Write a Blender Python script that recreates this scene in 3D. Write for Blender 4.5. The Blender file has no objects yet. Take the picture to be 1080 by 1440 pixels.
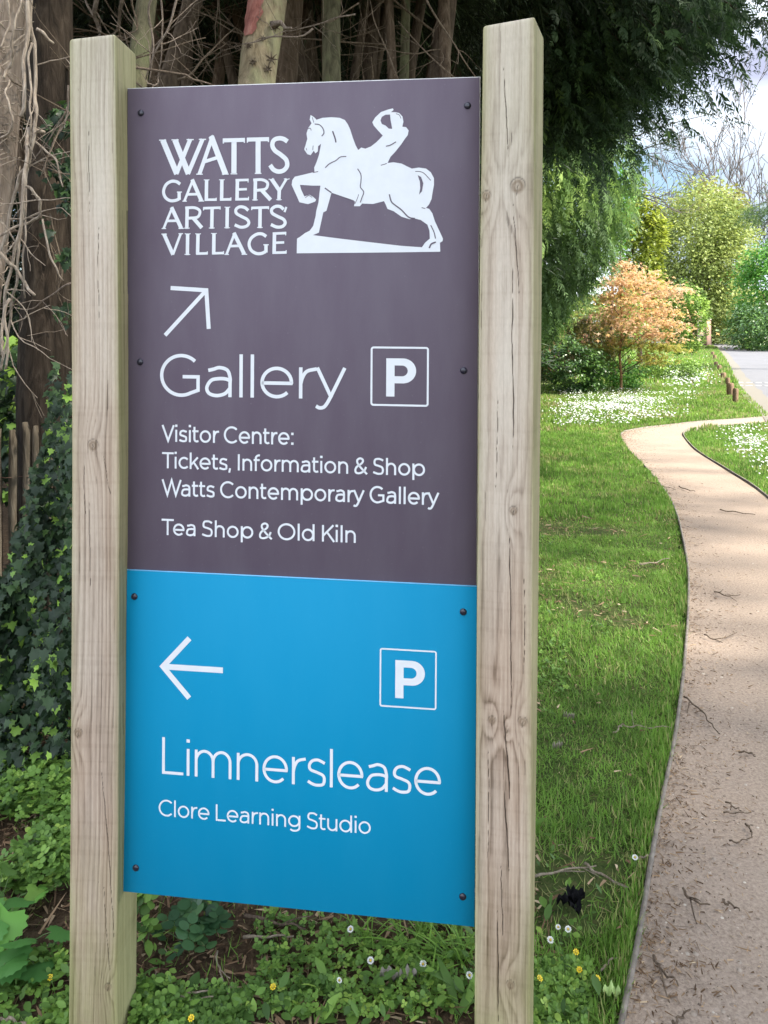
import bpy, math, random
import numpy as np
from mathutils import Vector, Matrix
from mathutils.geometry import tessellate_polygon

# ------------------------------------------------------------------ camera, sky, sun, exposure
S = bpy.context.scene
COL = S.collection
FPX, CX, CY, EYE = 1081.0, 540.0, 462.0, 1.60      # focal length and horizon measured in photo pixels (1080 x 1440)
cam = bpy.data.cameras.new("camera")
cam.sensor_fit = 'HORIZONTAL'
cam.sensor_width = 36.0
cam.lens = 36.0 * FPX / 1080.0
cam.shift_y = -(720.0 - CY) / 1080.0
cam.clip_start = 0.05
cam.clip_end = 1500
camo = bpy.data.objects.new("camera", cam)
camo.location = (0, 0, EYE)
camo.rotation_euler = (math.pi / 2, 0, 0)
COL.objects.link(camo)
S.camera = camo

SUN_AZ, SUN_EL = math.radians(108), math.radians(50)   # azimuth measured from +Y towards +X
w = bpy.data.worlds.new("World")
S.world = w
w.use_nodes = True
nt = w.node_tree
bgn = nt.nodes["Background"]
sky = nt.nodes.new("ShaderNodeTexSky")
sky.sky_type = 'NISHITA'
sky.sun_disc = False
sky.sun_elevation = SUN_EL
sky.sun_rotation = SUN_AZ
sky.air_density = 1.0
sky.dust_density = 0.6
tc = nt.nodes.new("ShaderNodeTexCoord")
mp = nt.nodes.new("ShaderNodeMapping")
mp.inputs['Scale'].default_value = (1.0, 1.0, 2.6)
mp.inputs['Location'].default_value = (0.35, 0.2, 0.1)
nt.links.new(tc.outputs['Generated'], mp.inputs['Vector'])
nz = nt.nodes.new("ShaderNodeTexNoise")
nz.inputs['Scale'].default_value = 2.3
nz.inputs['Detail'].default_value = 7
nz.inputs['Roughness'].default_value = 0.55
nt.links.new(mp.outputs[0], nz.inputs['Vector'])
cr = nt.nodes.new("ShaderNodeValToRGB")
cr.color_ramp.elements[0].position = 0.40
cr.color_ramp.elements[1].position = 0.62
nt.links.new(nz.outputs['Fac'], cr.inputs['Fac'])
mx = nt.nodes.new("ShaderNodeMix")
mx.data_type = 'RGBA'
nt.links.new(cr.outputs['Color'], mx.inputs['Factor'])
nt.links.new(sky.outputs[0], mx.inputs[6])
mx.inputs[7].default_value = (10.0, 10.3, 11.0, 1)       # sunlit cloud
def skyspot(direction, inner, outer, flat, col, prev):
    """a softer patch of cloud or clear sky round one direction"""
    q = Vector(direction).normalized()
    sb = nt.nodes.new("ShaderNodeVectorMath"); sb.operation = 'SUBTRACT'
    nt.links.new(tc.outputs['Generated'], sb.inputs[0]); sb.inputs[1].default_value = q
    ml = nt.nodes.new("ShaderNodeVectorMath"); ml.operation = 'MULTIPLY'
    nt.links.new(sb.outputs[0], ml.inputs[0]); ml.inputs[1].default_value = (1, 1, flat)
    le = nt.nodes.new("ShaderNodeVectorMath"); le.operation = 'LENGTH'
    nt.links.new(ml.outputs[0], le.inputs[0])
    ad = nt.nodes.new("ShaderNodeMath"); ad.operation = 'MULTIPLY_ADD'
    nt.links.new(nz.outputs['Fac'], ad.inputs[0]); ad.inputs[1].default_value = 0.35; nt.links.new(le.outputs['Value'], ad.inputs[2])
    mr = nt.nodes.new("ShaderNodeMapRange"); mr.interpolation_type = 'SMOOTHSTEP'
    nt.links.new(ad.outputs[0], mr.inputs['Value'])
    mr.inputs['From Min'].default_value = inner + 0.17; mr.inputs['From Max'].default_value = outer + 0.17
    mr.inputs['To Min'].default_value = 1; mr.inputs['To Max'].default_value = 0
    m2 = nt.nodes.new("ShaderNodeMix"); m2.data_type = 'RGBA'
    nt.links.new(mr.outputs[0], m2.inputs['Factor']); nt.links.new(prev, m2.inputs[6]); m2.inputs[7].default_value = (*col, 1)
    return m2.outputs[2]
c_ = skyspot((0.36, 0.90, 0.16), 0.05, 0.42, 1.3, (2.2, 2.6, 3.1), mx.outputs[2])
c_ = skyspot((0.33, 0.92, 0.185), 0.03, 0.11, 1.6, (1.5, 2.2, 2.9), c_)
c_ = skyspot((0.44, 0.86, 0.30), 0.04, 0.20, 2.4, (1.75, 1.85, 2.5), c_)
nt.links.new(c_, bgn.inputs['Color'])
bgn.inputs['Strength'].default_value = 0.12

sl = bpy.data.lights.new("sun", 'SUN')
sl.energy = 4.5
sl.angle = math.radians(2.5)
sl.color = (1.0, 0.93, 0.82)
so = bpy.data.objects.new("sun", sl)
sd = Vector((math.sin(SUN_AZ) * math.cos(SUN_EL), math.cos(SUN_AZ) * math.cos(SUN_EL), math.sin(SUN_EL)))
so.rotation_euler = sd.to_track_quat('Z', 'Y').to_euler()
COL.objects.link(so)

S.view_settings.view_transform = 'Standard'
S.view_settings.look = 'None'
S.view_settings.gamma = 1.0
S.view_settings.exposure = 1.68
try:
    S.cycles.max_bounces = 6
    S.cycles.diffuse_bounces = 3
    S.cycles.glossy_bounces = 2
    S.cycles.transmission_bounces = 3
    S.cycles.transparent_max_bounces = 4
except Exception:
    pass

# ------------------------------------------------------------------ helpers
def G(px, py, z=0.0):
    """ground point (height z) seen at a photo pixel"""
    y = (EYE - z) * FPX / (py - CY)
    return np.array([(px - CX) / FPX * y, y, z])

def at(px, py, Y):
    return np.array([(px - CX) / FPX * Y, Y, EYE - (py - CY) / FPX * Y])

def tag(o, label=None, cat=None, group=None, kind=None):
    if label: o["label"] = label
    if cat: o["category"] = cat
    if group: o["group"] = group
    if kind: o["kind"] = kind
    return o

def empty(name, loc=(0, 0, 0), rz=0.0):
    o = bpy.data.objects.new(name, None)
    o.empty_display_size = 0.1
    o.location = loc
    o.rotation_euler = (0, 0, rz)
    COL.objects.link(o)
    return o

def link(name, me, mat=None, parent=None, loc=None):
    o = bpy.data.objects.new(name, me)
    if mat is not None and len(me.materials) == 0:
        me.materials.append(mat)
    COL.objects.link(o)
    if parent is not None:
        o.parent = parent
    if loc is not None:
        o.location = loc
    return o

def npmesh(name, V, loops, sizes, fattr=None, vattr=None, smooth=False):
    me = bpy.data.meshes.new(name)
    V = np.asarray(V, np.float32)
    loops = np.asarray(loops, np.int32)
    sizes = np.asarray(sizes, np.int32)
    me.vertices.add(len(V)); me.vertices.foreach_set("co", V.ravel())
    me.loops.add(len(loops)); me.loops.foreach_set("vertex_index", loops)
    me.polygons.add(len(sizes))
    st = np.concatenate([[0], np.cumsum(sizes)[:-1]]).astype(np.int32)
    me.polygons.foreach_set("loop_start", st)
    try:
        me.polygons.foreach_set("loop_total", sizes)
    except Exception:
        pass
    if smooth:
        me.polygons.foreach_set("use_smooth", np.ones(len(sizes), bool))
    for dom, A in (('FACE', fattr), ('POINT', vattr)):
        for k, v in (A or {}).items():
            a = me.attributes.new(k, 'FLOAT', dom)
            a.data.foreach_set("value", np.asarray(v, np.float32))
    me.update(calc_edges=True)
    me.validate()
    return me

class MB:
    """collects polygons of one mesh"""
    def __init__(s): s.V = []; s.L = []; s.N = []; s.n = 0; s.T = []
    def add(s, V, F, tint=0.5):
        V = np.asarray(V, float)
        s.V.append(V)
        for f in F:
            s.L.extend([i + s.n for i in f]); s.N.append(len(f)); s.T.append(tint)
        s.n += len(V)
    def box(s, c, d, M=None, tint=0.5):
        c = np.asarray(c, float); d = np.asarray(d, float) / 2
        V = np.array([[x, y, z] for x in (-1, 1) for y in (-1, 1) for z in (-1, 1)]) * d
        if M is not None: V = V @ np.asarray(M).T
        s.add(V + c, [(0, 1, 3, 2), (4, 6, 7, 5), (0, 4, 5, 1), (2, 3, 7, 6), (0, 2, 6, 4), (1, 5, 7, 3)], tint)
    def tube(s, P, R, n=8, tint=0.5, cap=True):
        P = np.asarray(P, float); R = np.broadcast_to(np.asarray(R, float), (len(P),))
        T = np.gradient(P, axis=0); T /= np.linalg.norm(T, axis=1)[:, None] + 1e-9
        ref = np.array([0, 0, 1.0]) if abs(T[:, 2]).mean() < 0.8 else np.array([1.0, 0, 0])
        A = np.cross(T, ref); A /= np.linalg.norm(A, axis=1)[:, None] + 1e-9
        B = np.cross(T, A)
        t = np.linspace(0, 2 * np.pi, n, endpoint=False)
        V = (P[:, None] + R[:, None, None] * (np.cos(t)[None, :, None] * A[:, None] + np.sin(t)[None, :, None] * B[:, None])).reshape(-1, 3)
        F = []
        for i in range(len(P) - 1):
            for j in range(n):
                k = (j + 1) % n
                F.append((i * n + j, i * n + k, (i + 1) * n + k, (i + 1) * n + j))
        if cap:
            F.append(tuple(range(n - 1, -1, -1))); F.append(tuple((len(P) - 1) * n + j for j in range(n)))
        s.add(V, F, tint)
    def mesh(s, name, smooth=False):
        return npmesh(name, np.concatenate(s.V), s.L, s.N, {"tint": s.T}, smooth=smooth)
    def build(s, name, mat, parent=None, smooth=False, loc=None):
        return link(name, s.mesh(name, smooth), mat, parent, loc)

def spline(P, n=8, closed=False):
    """Catmull-Rom through the points"""
    P = np.asarray(P, float)
    if closed: Q = np.concatenate([P[-1:], P, P[:2]])
    else: Q = np.concatenate([2 * P[:1] - P[1:2], P, 2 * P[-1:] - P[-2:-1]])
    out = []
    t = np.linspace(0, 1, n, endpoint=False)[:, None]
    for i in range(1, len(Q) - 2):
        a, b, c, d = Q[i - 1], Q[i], Q[i + 1], Q[i + 2]
        out.append(0.5 * (2 * b + (c - a) * t + (2 * a - 5 * b + 4 * c - d) * t ** 2 + (3 * b - a - 3 * c + d) * t ** 3))
    R = np.concatenate(out)
    return R if closed else np.concatenate([R, P[-1:]])

def hash2(ix, iy, seed):
    h = (ix.astype(np.int64) * 374761393 + iy.astype(np.int64) * 668265263 + seed * 974634777) & 0xffffffff
    h = ((h ^ (h >> 13)) * 1274126177) & 0xffffffff
    return ((h ^ (h >> 16)) & 0xffff) / 65535.0

def vnoise(x, y, seed=0):
    x = np.asarray(x, float); y = np.asarray(y, float)
    x, y = np.broadcast_arrays(x, y)
    ix = np.floor(x); iy = np.floor(y)
    fx = x - ix; fy = y - iy
    fx = fx * fx * (3 - 2 * fx); fy = fy * fy * (3 - 2 * fy)
    ix = ix.astype(np.int64); iy = iy.astype(np.int64)
    a = hash2(ix, iy, seed); b = hash2(ix + 1, iy, seed); c = hash2(ix, iy + 1, seed); d = hash2(ix + 1, iy + 1, seed)
    return (a * (1 - fx) + b * fx) * (1 - fy) + (c * (1 - fx) + d * fx) * fy

def fbm(x, y, seed=0, o=4):
    s = 0; a = 0.5; t = 0
    for i in range(o):
        s = s + a * vnoise(x * 2 ** i, y * 2 ** i, seed + i * 17); t += a; a *= 0.5
    return s / t

def inside(P, poly):
    x, y = P[:, 0], P[:, 1]
    r = np.zeros(len(P), bool)
    n = len(poly); j = n - 1
    for i in range(n):
        xi, yi = poly[i][:2]; xj, yj = poly[j][:2]
        if yi != yj:
            r ^= ((yi > y) != (yj > y)) & (x < (xj - xi) * (y - yi) / (yj - yi) + xi)
        j = i
    return r

def rotm(rng, n, tilt=None, yaw=None, roll=None):
    """n rotation matrices: yaw about Z, after tilt about Y, after roll about X"""
    yaw = rng.uniform(0, 2 * np.pi, n) if yaw is None else np.broadcast_to(yaw, n)
    tilt = rng.normal(0, 0.4, n) if tilt is None else np.broadcast_to(tilt, n)
    roll = rng.normal(0, 0.4, n) if roll is None else np.broadcast_to(roll, n)
    c, s = np.cos(yaw), np.sin(yaw); ct, st = np.cos(tilt), np.sin(tilt); cr_, sr = np.cos(roll), np.sin(roll)
    z = np.zeros(n); o = np.ones(n)
    Z = np.stack([c, -s, z, s, c, z, z, z, o], 1).reshape(n, 3, 3)
    Y = np.stack([ct, z, st, z, o, z, -st, z, ct], 1).reshape(n, 3, 3)
    X = np.stack([o, z, z, z, cr_, -sr, z, sr, cr_], 1).reshape(n, 3, 3)
    return Z @ Y @ X

def scatter(name, tv, tf, P, R, sc, tint, smooth=False):
    """one mesh holding the little shape (tv, tf) at every point P"""
    tv = np.asarray(tv, float); P = np.asarray(P, float); n = len(P); m = len(tv)
    sc = np.asarray(sc, float)
    if sc.ndim == 0: sc = np.full(n, float(sc))
    if sc.ndim == 1: sc = np.repeat(sc[:, None], 3, 1)
    V = np.einsum('nij,nmj->nmi', R, tv[None] * sc[:, None, :]) + P[:, None]
    fl = np.concatenate([np.asarray(f) for f in tf]); fs = np.array([len(f) for f in tf])
    L = (fl[None] + (np.arange(n) * m)[:, None]).ravel()
    return npmesh(name, V.reshape(-1, 3), L, np.tile(fs, n), {"tint": np.repeat(tint, len(tf))}, smooth=smooth)

# ------------------------------------------------------------------ materials
def lin(r, g, b):
    f = lambda c: (c / 255 / 12.92) if c / 255 <= 0.04045 else ((c / 255 + 0.055) / 1.055) ** 2.4
    return (f(r), f(g), f(b), 1)

def newmat(name):
    m = bpy.data.materials.new(name); m.use_nodes = True
    return m, m.node_tree, m.node_tree.nodes["Principled BSDF"]

def ramp(t, stops, src):
    n = t.nodes.new("ShaderNodeValToRGB")
    e = n.color_ramp.elements
    while len(e) < len(stops): e.new(0.5)
    for k, (p, c) in zip(e, stops): k.position = p; k.color = (*c[:3], 1)
    t.links.new(src, n.inputs['Fac'])
    return n.outputs['Color']

def noise(t, scale, detail=4, rough=0.55, vec=None, dist=0.0):
    n = t.nodes.new("ShaderNodeTexNoise")
    n.inputs['Scale'].default_value = scale; n.inputs['Detail'].default_value = detail
    n.inputs['Roughness'].default_value = rough; n.inputs['Distortion'].default_value = dist
    if vec is not None: t.links.new(vec, n.inputs['Vector'])
    return n.outputs['Fac']

def coord(t, scale=(1, 1, 1), which='Object'):
    c = t.nodes.new("ShaderNodeTexCoord"); m = t.nodes.new("ShaderNodeMapping")
    m.inputs['Scale'].default_value = scale
    t.links.new(c.outputs[which], m.inputs['Vector'])
    return m.outputs[0]

def attr(t, name):
    a = t.nodes.new("ShaderNodeAttribute"); a.attribute_name = name
    return a.outputs['Fac']

def mixc(t, fac, a, b, mode='MIX'):
    n = t.nodes.new("ShaderNodeMix"); n.data_type = 'RGBA'; n.blend_type = mode
    for i, v in ((0, fac), (6, a), (7, b)):
        if isinstance(v, (int, float)): n.inputs[i].default_value = v
        elif isinstance(v, tuple): n.inputs[i].default_value = (*v[:3], 1)
        else: t.links.new(v, n.inputs[i])
    return n.outputs[2]

def bump(t, p, h, strength=0.4, dist=0.01):
    b = t.nodes.new("ShaderNodeBump"); b.inputs['Strength'].default_value = strength; b.inputs['Distance'].default_value = dist
    t.links.new(h, b.inputs['Height']); t.links.new(b.outputs[0], p.inputs['Normal'])

def leafmat(name, stops, rough=0.55, trans=0.3, spec=0.35):
    m, t, p = newmat(name)
    c = ramp(t, stops, attr(t, "tint"))
    t.links.new(c, p.inputs['Base Color'])
    p.inputs['Roughness'].default_value = rough
    p.inputs['Specular IOR Level'].default_value = spec
    if trans > 0:
        tr = t.nodes.new("ShaderNodeBsdfTranslucent"); t.links.new(c, tr.inputs['Color'])
        ms = t.nodes.new("ShaderNodeMixShader"); ms.inputs[0].default_value = trans
        t.links.new(p.outputs[0], ms.inputs[1]); t.links.new(tr.outputs[0], ms.inputs[2])
        t.links.new(ms.outputs[0], t.nodes["Material Output"].inputs['Surface'])
    return m

def plain(name, c, rough=0.6, spec=0.5, metal=0.0):
    m, t, p = newmat(name)
    p.inputs['Roughness'].default_value = rough; p.inputs['Metallic'].default_value = metal
    p.inputs['Specular IOR Level'].default_value = spec
    v = noise(t, 40, 3, vec=coord(t))
    t.links.new(mixc(t, v, tuple(x * 0.93 for x in c[:3]), tuple(x * 1.07 for x in c[:3])), p.inputs['Base Color'])
    return m

def barkmat(name, c1, c2, c3, lichen=None, scale=1.0):
    m, t, p = newmat(name)
    v = coord(t, (9 * scale, 9 * scale, 1.6 * scale))
    n1 = noise(t, 3.0, 8, 0.65, v, 0.6)
    c = ramp(t, [(0.3, c1), (0.5, c2), (0.72, c3)], n1)
    if lichen:
        n2 = noise(t, 3.5, 5, 0.6, coord(t, (1.6, 1.6, 1.0)))
        f = ramp(t, [(0.47, (0, 0, 0)), (0.62, (0.8, 0.8, 0.8))], n2)
        c = mixc(t, f, c, lichen)
    t.links.new(c, p.inputs['Base Color'])
    p.inputs['Roughness'].default_value = 0.9; p.inputs['Specular IOR Level'].default_value = 0.15
    bump(t, p, n1, 0.7, 0.03)
    return m

def dirtymat(name, c, stain, rough=0.45, spec=0.4):
    """coated sheet with faint dust and rain streaks"""
    m, t, p = newmat(name)
    n1 = noise(t, 5, 6, 0.6, coord(t, (3.0, 3.0, 0.8)))
    n2 = noise(t, 160, 2, 0.5, coord(t))
    f = ramp(t, [(0.35, (0, 0, 0)), (0.8, (0.32, 0.32, 0.32))], n1)
    cc = mixc(t, f, c, stain)
    f2 = ramp(t, [(0.68, (0, 0, 0)), (0.76, (0.45, 0.45, 0.45))], n2)
    t.links.new(mixc(t, f2, cc, stain), p.inputs['Base Color'])
    p.inputs['Roughness'].default_value = rough; p.inputs['Specular IOR Level'].default_value = spec
    bump(t, p, n2, 0.04, 0.001)
    return m

# ------------------------------------------------------------------ ground, path, road
path_left = [(870, 1440), (893, 1330), (915, 1200), (932, 1110), (950, 1020), (962, 920), (966.5, 850), (965, 790), (950, 722), (930, 685),
             (905, 655), (885, 635), (875.5, 622), (872, 614), (875, 609), (884, 605.5), (921, 600), (979, 593.5), (1080, 586)]
PL = np.array([G(*p)[:2] for p in path_left])
PL = np.concatenate([[PL[0] + (PL[0] - PL[1]) * 6.0], PL])
PL = spline(PL, 6)
path_right = [(1080, 699), (1025, 662), (982, 635), (967, 620), (961.5, 611), (965, 606), (975, 602.5), (1010, 599), (1080, 595)]
PRf = np.array([G(*p)[:2] for p in path_right])
near = PL[PL[:, 1] < 6.6]
PRn = near + np.array([1.02, 0.0])
PR = np.concatenate([PRn[:1], PRn[6::8], PRf])
PR = spline(PR, 5)
J = np.array([7.9, 14.0])                               # where the path meets the road
PATH = np.concatenate([PL, [J + (0.4, 0.4), J + (0.4, -1.0)], PR[::-1]])

road_l = [(6.6, 13.0)] + [tuple(G(*q)[:2]) for q in ((1080, 583), (1070, 574), (1056, 560), (1043, 546), (1032, 530), (1020, 506), (1011, 494), (1004, 487.5))] + [(31.5, 78.0), (27, 88.0), (18, 94)]
RL = spline(np.array(road_l), 6)
RRt = np.array([(24.0, -10.0), (22.0, 10.0), (23.0, 24.0), (25.5, 44.0), (28.0, 56.0), (32.5, 70), (35.5, 80), (32, 92), (20, 101)], float)
RR = spline(RRt, 5)
RLn = np.array([(4.6, -10.0), (5.2, 4.0), (5.9, 9.5)])
ROAD = np.concatenate([RLn, RL, RR[::-1]])

soil_poly = np.array([(-9, -2), (0.34, -2), (0.33, 2.0), (0.05, 2.25), (-0.25, 2.7), (0.15, 3.6), (0.9, 6), (1.3, 9), (2.2, 14), (2.8, 22), (-9, 22)])

def poly_mesh(name, P, z, res=None):
    tr = tessellate_polygon([[Vector((p[0], p[1], 0)) for p in P]])
    V = np.array([[p[0], p[1], z] for p in P])
    L = []; 
    for f in tr:
        a, b, c = [V[i] for i in f]
        if np.cross(b - a, c - a)[2] < 0: f = f[::-1]
        L.extend(f)
    return npmesh(name, V, L, [3] * (len(L) // 3))

# ground sheet: mown turf soil, brown under the trees, bumpy near the camera
def groundmat():
    m, t, p = newmat("turf_soil")
    v = coord(t)
    big = noise(t, 0.9, 5, 0.6, v)
    fine = noise(t, 38, 6, 0.7, v)
    green = ramp(t, [(0.3, (0.035, 0.055, 0.016)), (0.5, (0.07, 0.10, 0.028)), (0.68, (0.13, 0.12, 0.055)), (0.8, (0.20, 0.17, 0.09))], fine)
    brown = ramp(t, [(0.3, (0.035, 0.023, 0.014)), (0.5, (0.075, 0.05, 0.03)), (0.68, (0.15, 0.105, 0.065)), (0.8, (0.22, 0.17, 0.11))], fine)
    a = attr(t, "soil")
    ad = t.nodes.new("ShaderNodeMath"); ad.operation = 'MULTIPLY_ADD'
    t.links.new(big, ad.inputs[0]); ad.inputs[1].default_value = 0.9; t.links.new(a, ad.inputs[2])
    f = ramp(t, [(0.62, (0, 0, 0)), (0.85, (1, 1, 1))], ad.outputs[0])
    t.links.new(mixc(t, f, green, brown), p.inputs['Base Color'])
    p.inputs['Roughness'].default_value = 0.95; p.inputs['Specular IOR Level'].default_value = 0.1
    bump(t, p, fine, 0.8, 0.03)
    return m
def gh(x, y):
    """height of the ground"""
    x = np.asarray(x, float); y = np.asarray(y, float)
    d = 0.035 * (fbm(x * 1.3, y * 1.3, 5) - 0.5) + 0.012 * (vnoise(x * 9, y * 9, 6) - 0.5)
    return d - 0.012
gx = np.unique(np.concatenate([np.linspace(-900, -14, 10), np.arange(-14, -3, 0.5), np.arange(-3, 5, 0.06), np.arange(5, 16, 0.5), np.linspace(16, 900, 12)]))
gy = np.unique(np.concatenate([np.linspace(-300, -4, 6), np.arange(-4, 1.2, 0.4), np.arange(1.2, 7, 0.06), np.arange(7, 24, 0.4), np.linspace(24, 1200, 14)]))
XX, YY = np.meshgrid(gx, gy)
gp = np.stack([XX.ravel(), YY.ravel()], 1)
inroad = inside(gp, PATH) | inside(gp, ROAD)
gz = gh(gp[:, 0], gp[:, 1])
# keep the ground below the path and the road and their rims
def near_poly(P, poly, d):
    r = np.zeros(len(P), bool)
    Q = np.asarray(poly)[:, :2]
    for a in range(0, len(P), 20000):
        q = P[a:a + 20000]
        mn = np.full(len(q), 1e9)
        for i in range(len(Q)):
            A, B = Q[i], Q[(i + 1) % len(Q)]
            ab = B - A; L2 = ab @ ab + 1e-9
            tt = np.clip(((q - A) @ ab) / L2, 0, 1)
            mn = np.minimum(mn, np.hypot(*(q - A - tt[:, None] * ab).T))
        r[a:a + 20000] = mn < d
    return r
gz[inroad] = -0.06
soilv = np.where(inside(gp, soil_poly), 0.5, 0.0)
soilv = np.where((gp[:, 0] < 0.05) & (gp[:, 1] < 3.0), 0.62, soilv)
nx_, ny_ = len(gx), len(gy)
ii = (np.arange(ny_ - 1)[:, None] * nx_ + np.arange(nx_ - 1)[None]).ravel()
gl = np.stack([ii, ii + 1, ii + 1 + nx_, ii + nx_], 1).ravel()
gm = npmesh("ground", np.column_stack([gp, gz]), gl, np.full(len(ii), 4), None, {"soil": soilv}, smooth=True)
tag(link("ground", gm, groundmat()), kind='structure')

def pathmat():
    m, t, p = newmat("hoggin_path")
    v = coord(t)
    n1 = noise(t, 1.4, 4, 0.6, v); n2 = noise(t, 85, 6, 0.8, v); n3 = noise(t, 420, 2, 0.6, v)
    c = ramp(t, [(0.33, (0.124, 0.089, 0.067)), (0.45, (0.247, 0.192, 0.148)), (0.57, (0.341, 0.273, 0.216)), (0.70, (0.455, 0.386, 0.322))], n2)
    c = mixc(t, ramp(t, [(0.3, (0, 0, 0)), (0.75, (0.445, 0.446, 0.440))], n1), c, (0.366, 0.297, 0.239))
    c = mixc(t, ramp(t, [(0.66, (0, 0, 0)), (0.74, (0.593, 0.594, 0.586))], n3), c, (0.168, 0.119, 0.088))
    t.links.new(c, p.inputs['Base Color'])
    p.inputs['Roughness'].default_value = 0.95; p.inputs['Specular IOR Level'].default_value = 0.1
    bump(t, p, n2, 0.5, 0.006)
    return m
pm = poly_mesh("path", PATH, 0.0)
tag(link("path", pm, pathmat()), kind='structure')

def roadmat():
    m, t, p = newmat("asphalt")
    v = coord(t)
    n1 = noise(t, 0.5, 5, 0.6, v); n2 = noise(t, 60, 3, 0.7, v)
    c = ramp(t, [(0.3, (0.105, 0.105, 0.112)), (0.7, (0.145, 0.143, 0.148))], n1)
    t.links.new(mixc(t, 0.25, c, ramp(t, [(0.4, (0.06, 0.06, 0.065)), (0.65, (0.20, 0.195, 0.19))], n2)), p.inputs['Base Color'])
    p.inputs['Roughness'].default_value = 0.8
    return m
tag(link("road", poly_mesh("road", ROAD, 0.004), roadmat()), kind='structure')
# worn give-way dashes across the mouth of the lane
mbm = MB()
for k in range(9):
    for r_ in range(2):
        a = G(1037 + k * 13.0, 538.0 + r_ * 4.2 + k * 0.25)
        mbm.box((a[0] + 0.05, a[1], 0.0085), (0.26, 0.16, 0.001))
tag(mbm.build("road_marking", plain("worn_white_paint", (0.36, 0.36, 0.35), 0.8)), kind='structure')
# gravelly rim between grass and road
mbk = MB()
rim = np.concatenate([RL])
dv = np.gradient(rim, axis=0); dv /= np.linalg.norm(dv, axis=1)[:, None]
nn = np.stack([dv[:, 1], -dv[:, 0]], 1)
wv = 0.32 + 0.12 * vnoise(np.arange(len(rim)) * 0.9, 0, 3)
Vr = []
for q, n_, w_ in zip(rim, nn, wv):
    Vr += [(*(q - n_ * 0.12), 0.009), (*(q + n_ * w_), 0.0085)]
mbk.add(Vr, [(2 * i, 2 * i + 1, 2 * i + 3, 2 * i + 2) for i in range(len(rim) - 1)])
tag(mbk.build("road_edge", plain("pale_grit", (0.15, 0.135, 0.105), 0.9)), kind='structure')

# thin timber edging along both sides of the path
edgem, t_, p_ = newmat("weathered_edging")
t_.links.new(ramp(t_, [(0.3, (0.09, 0.075, 0.06)), (0.7, (0.24, 0.21, 0.175))], noise(t_, 30, 4, 0.6, coord(t_))), p_.inputs['Base Color'])
p_.inputs['Roughness'].default_value = 0.9
def edging(P, label, h=0.016, side=-1):
    d = np.gradient(P, axis=0); d /= np.linalg.norm(d, axis=1)[:, None]
    n_ = np.stack([-d[:, 1], d[:, 0]], 1) * side
    V = []
    hz = h + 0.012 * (vnoise(np.arange(len(P)) * 0.35, 1.0, 9) - 0.5)
    for q, k, z in zip(P, n_, hz):
        a = q; b = q - k * 0.012
        V += [(*a, -0.1), (*a, z), (*b, z), (*b, -0.1)]
    F = []
    for i in range(len(P) - 1):
        for a, b in ((0, 1), (1, 2), (2, 3)):
            F.append((4 * i + a, 4 * i + b, 4 * i + 4 + b, 4 * i + 4 + a))
    mb = MB(); mb.add(V, F)
    tag(mb.build("path_edging", edgem), label, "edging")
edging(PL[(PL[:, 1] > 0.2)], "thin weathered board edging the left side of the sandy path", side=1)
edging(PR, "thin weathered board edging the right side of the sandy path", side=-1)

# ------------------------------------------------------------------ the sign
SW, SH, SD = 0.786, 1.803, 1.0805                       # panel width, height, height of the purple part (m)
def srot(yaw, pit, rol):
    a, b = math.cos(yaw), math.sin(yaw)
    Rz = np.array([[a, -b, 0], [b, a, 0], [0, 0, 1]])
    a, b = math.cos(pit), math.sin(pit)
    Rx = np.array([[1, 0, 0], [0, a, -b], [0, b, a]])
    a, b = math.cos(rol), math.sin(rol)
    return Rz @ Rx @ np.array([[a, 0, b], [0, 1, 0], [-b, 0, a]])
SR = srot(-0.12216, 0.0032, 0.00685)
ST = np.array([-0.57627, 1.72, EYE + 0.53914])          # top left corner of the panel face
def UV(px, py):
    """position on the panel face (u to the right, v downwards, metres) of a photo pixel"""
    d = np.array([(px - CX) / FPX, 1.0, -(py - CY) / FPX])
    o = np.array([0, 0, EYE])
    n = SR[:, 1]
    k = ((ST - o) @ n) / (d @ n)
    q = SR.T @ (o + k * d - ST)
    return np.array([q[0], -q[2]])
def UVs(pts): return np.array([UV(*p) for p in pts])

base = ST + SR @ np.array([SW / 2, 0, -SH])
sign = empty("wayfinding_sign", (base[0], base[1], 0.0), -0.12216)
tag(sign, "tall wooden two-post direction sign with purple upper panel and blue lower panel", "sign")
bpy.context.view_layer.update()
SIGNI = np.array(sign.matrix_world.inverted())
PANELM = np.eye(4); PANELM[:3, :3] = SR; PANELM[:3, 3] = ST
PL4 = SIGNI @ PANELM                                    # panel space -> sign space

def on_panel(o, parent):
    o.parent = parent
    return o
def panel_part(name, mesh, mat, parent):
    """mesh given in panel space (x = u, y = depth behind the face, z = -v)"""
    o = link(name, mesh, mat, parent)
    if parent is sign:
        o.matrix_local = Matrix(PL4.tolist())
    return o

purple = dirtymat("purple_coat", (0.108, 0.083, 0.113, 1), (0.185, 0.165, 0.195, 1), 0.6, 0.3)
blue = dirtymat("blue_coat", (0.000, 0.228, 0.415, 1), (0.012, 0.26, 0.45, 1), 0.62, 0.2)
vinyl = plain("white_vinyl", (0.66, 0.68, 0.705), 0.5, 0.4)
alu = plain("aluminium_edge", (0.74, 0.74, 0.72), 0.5, 0.5, 0.0)
boltm = plain("dark_bolt", (0.016, 0.015, 0.028), 0.28, 0.6)

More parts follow.
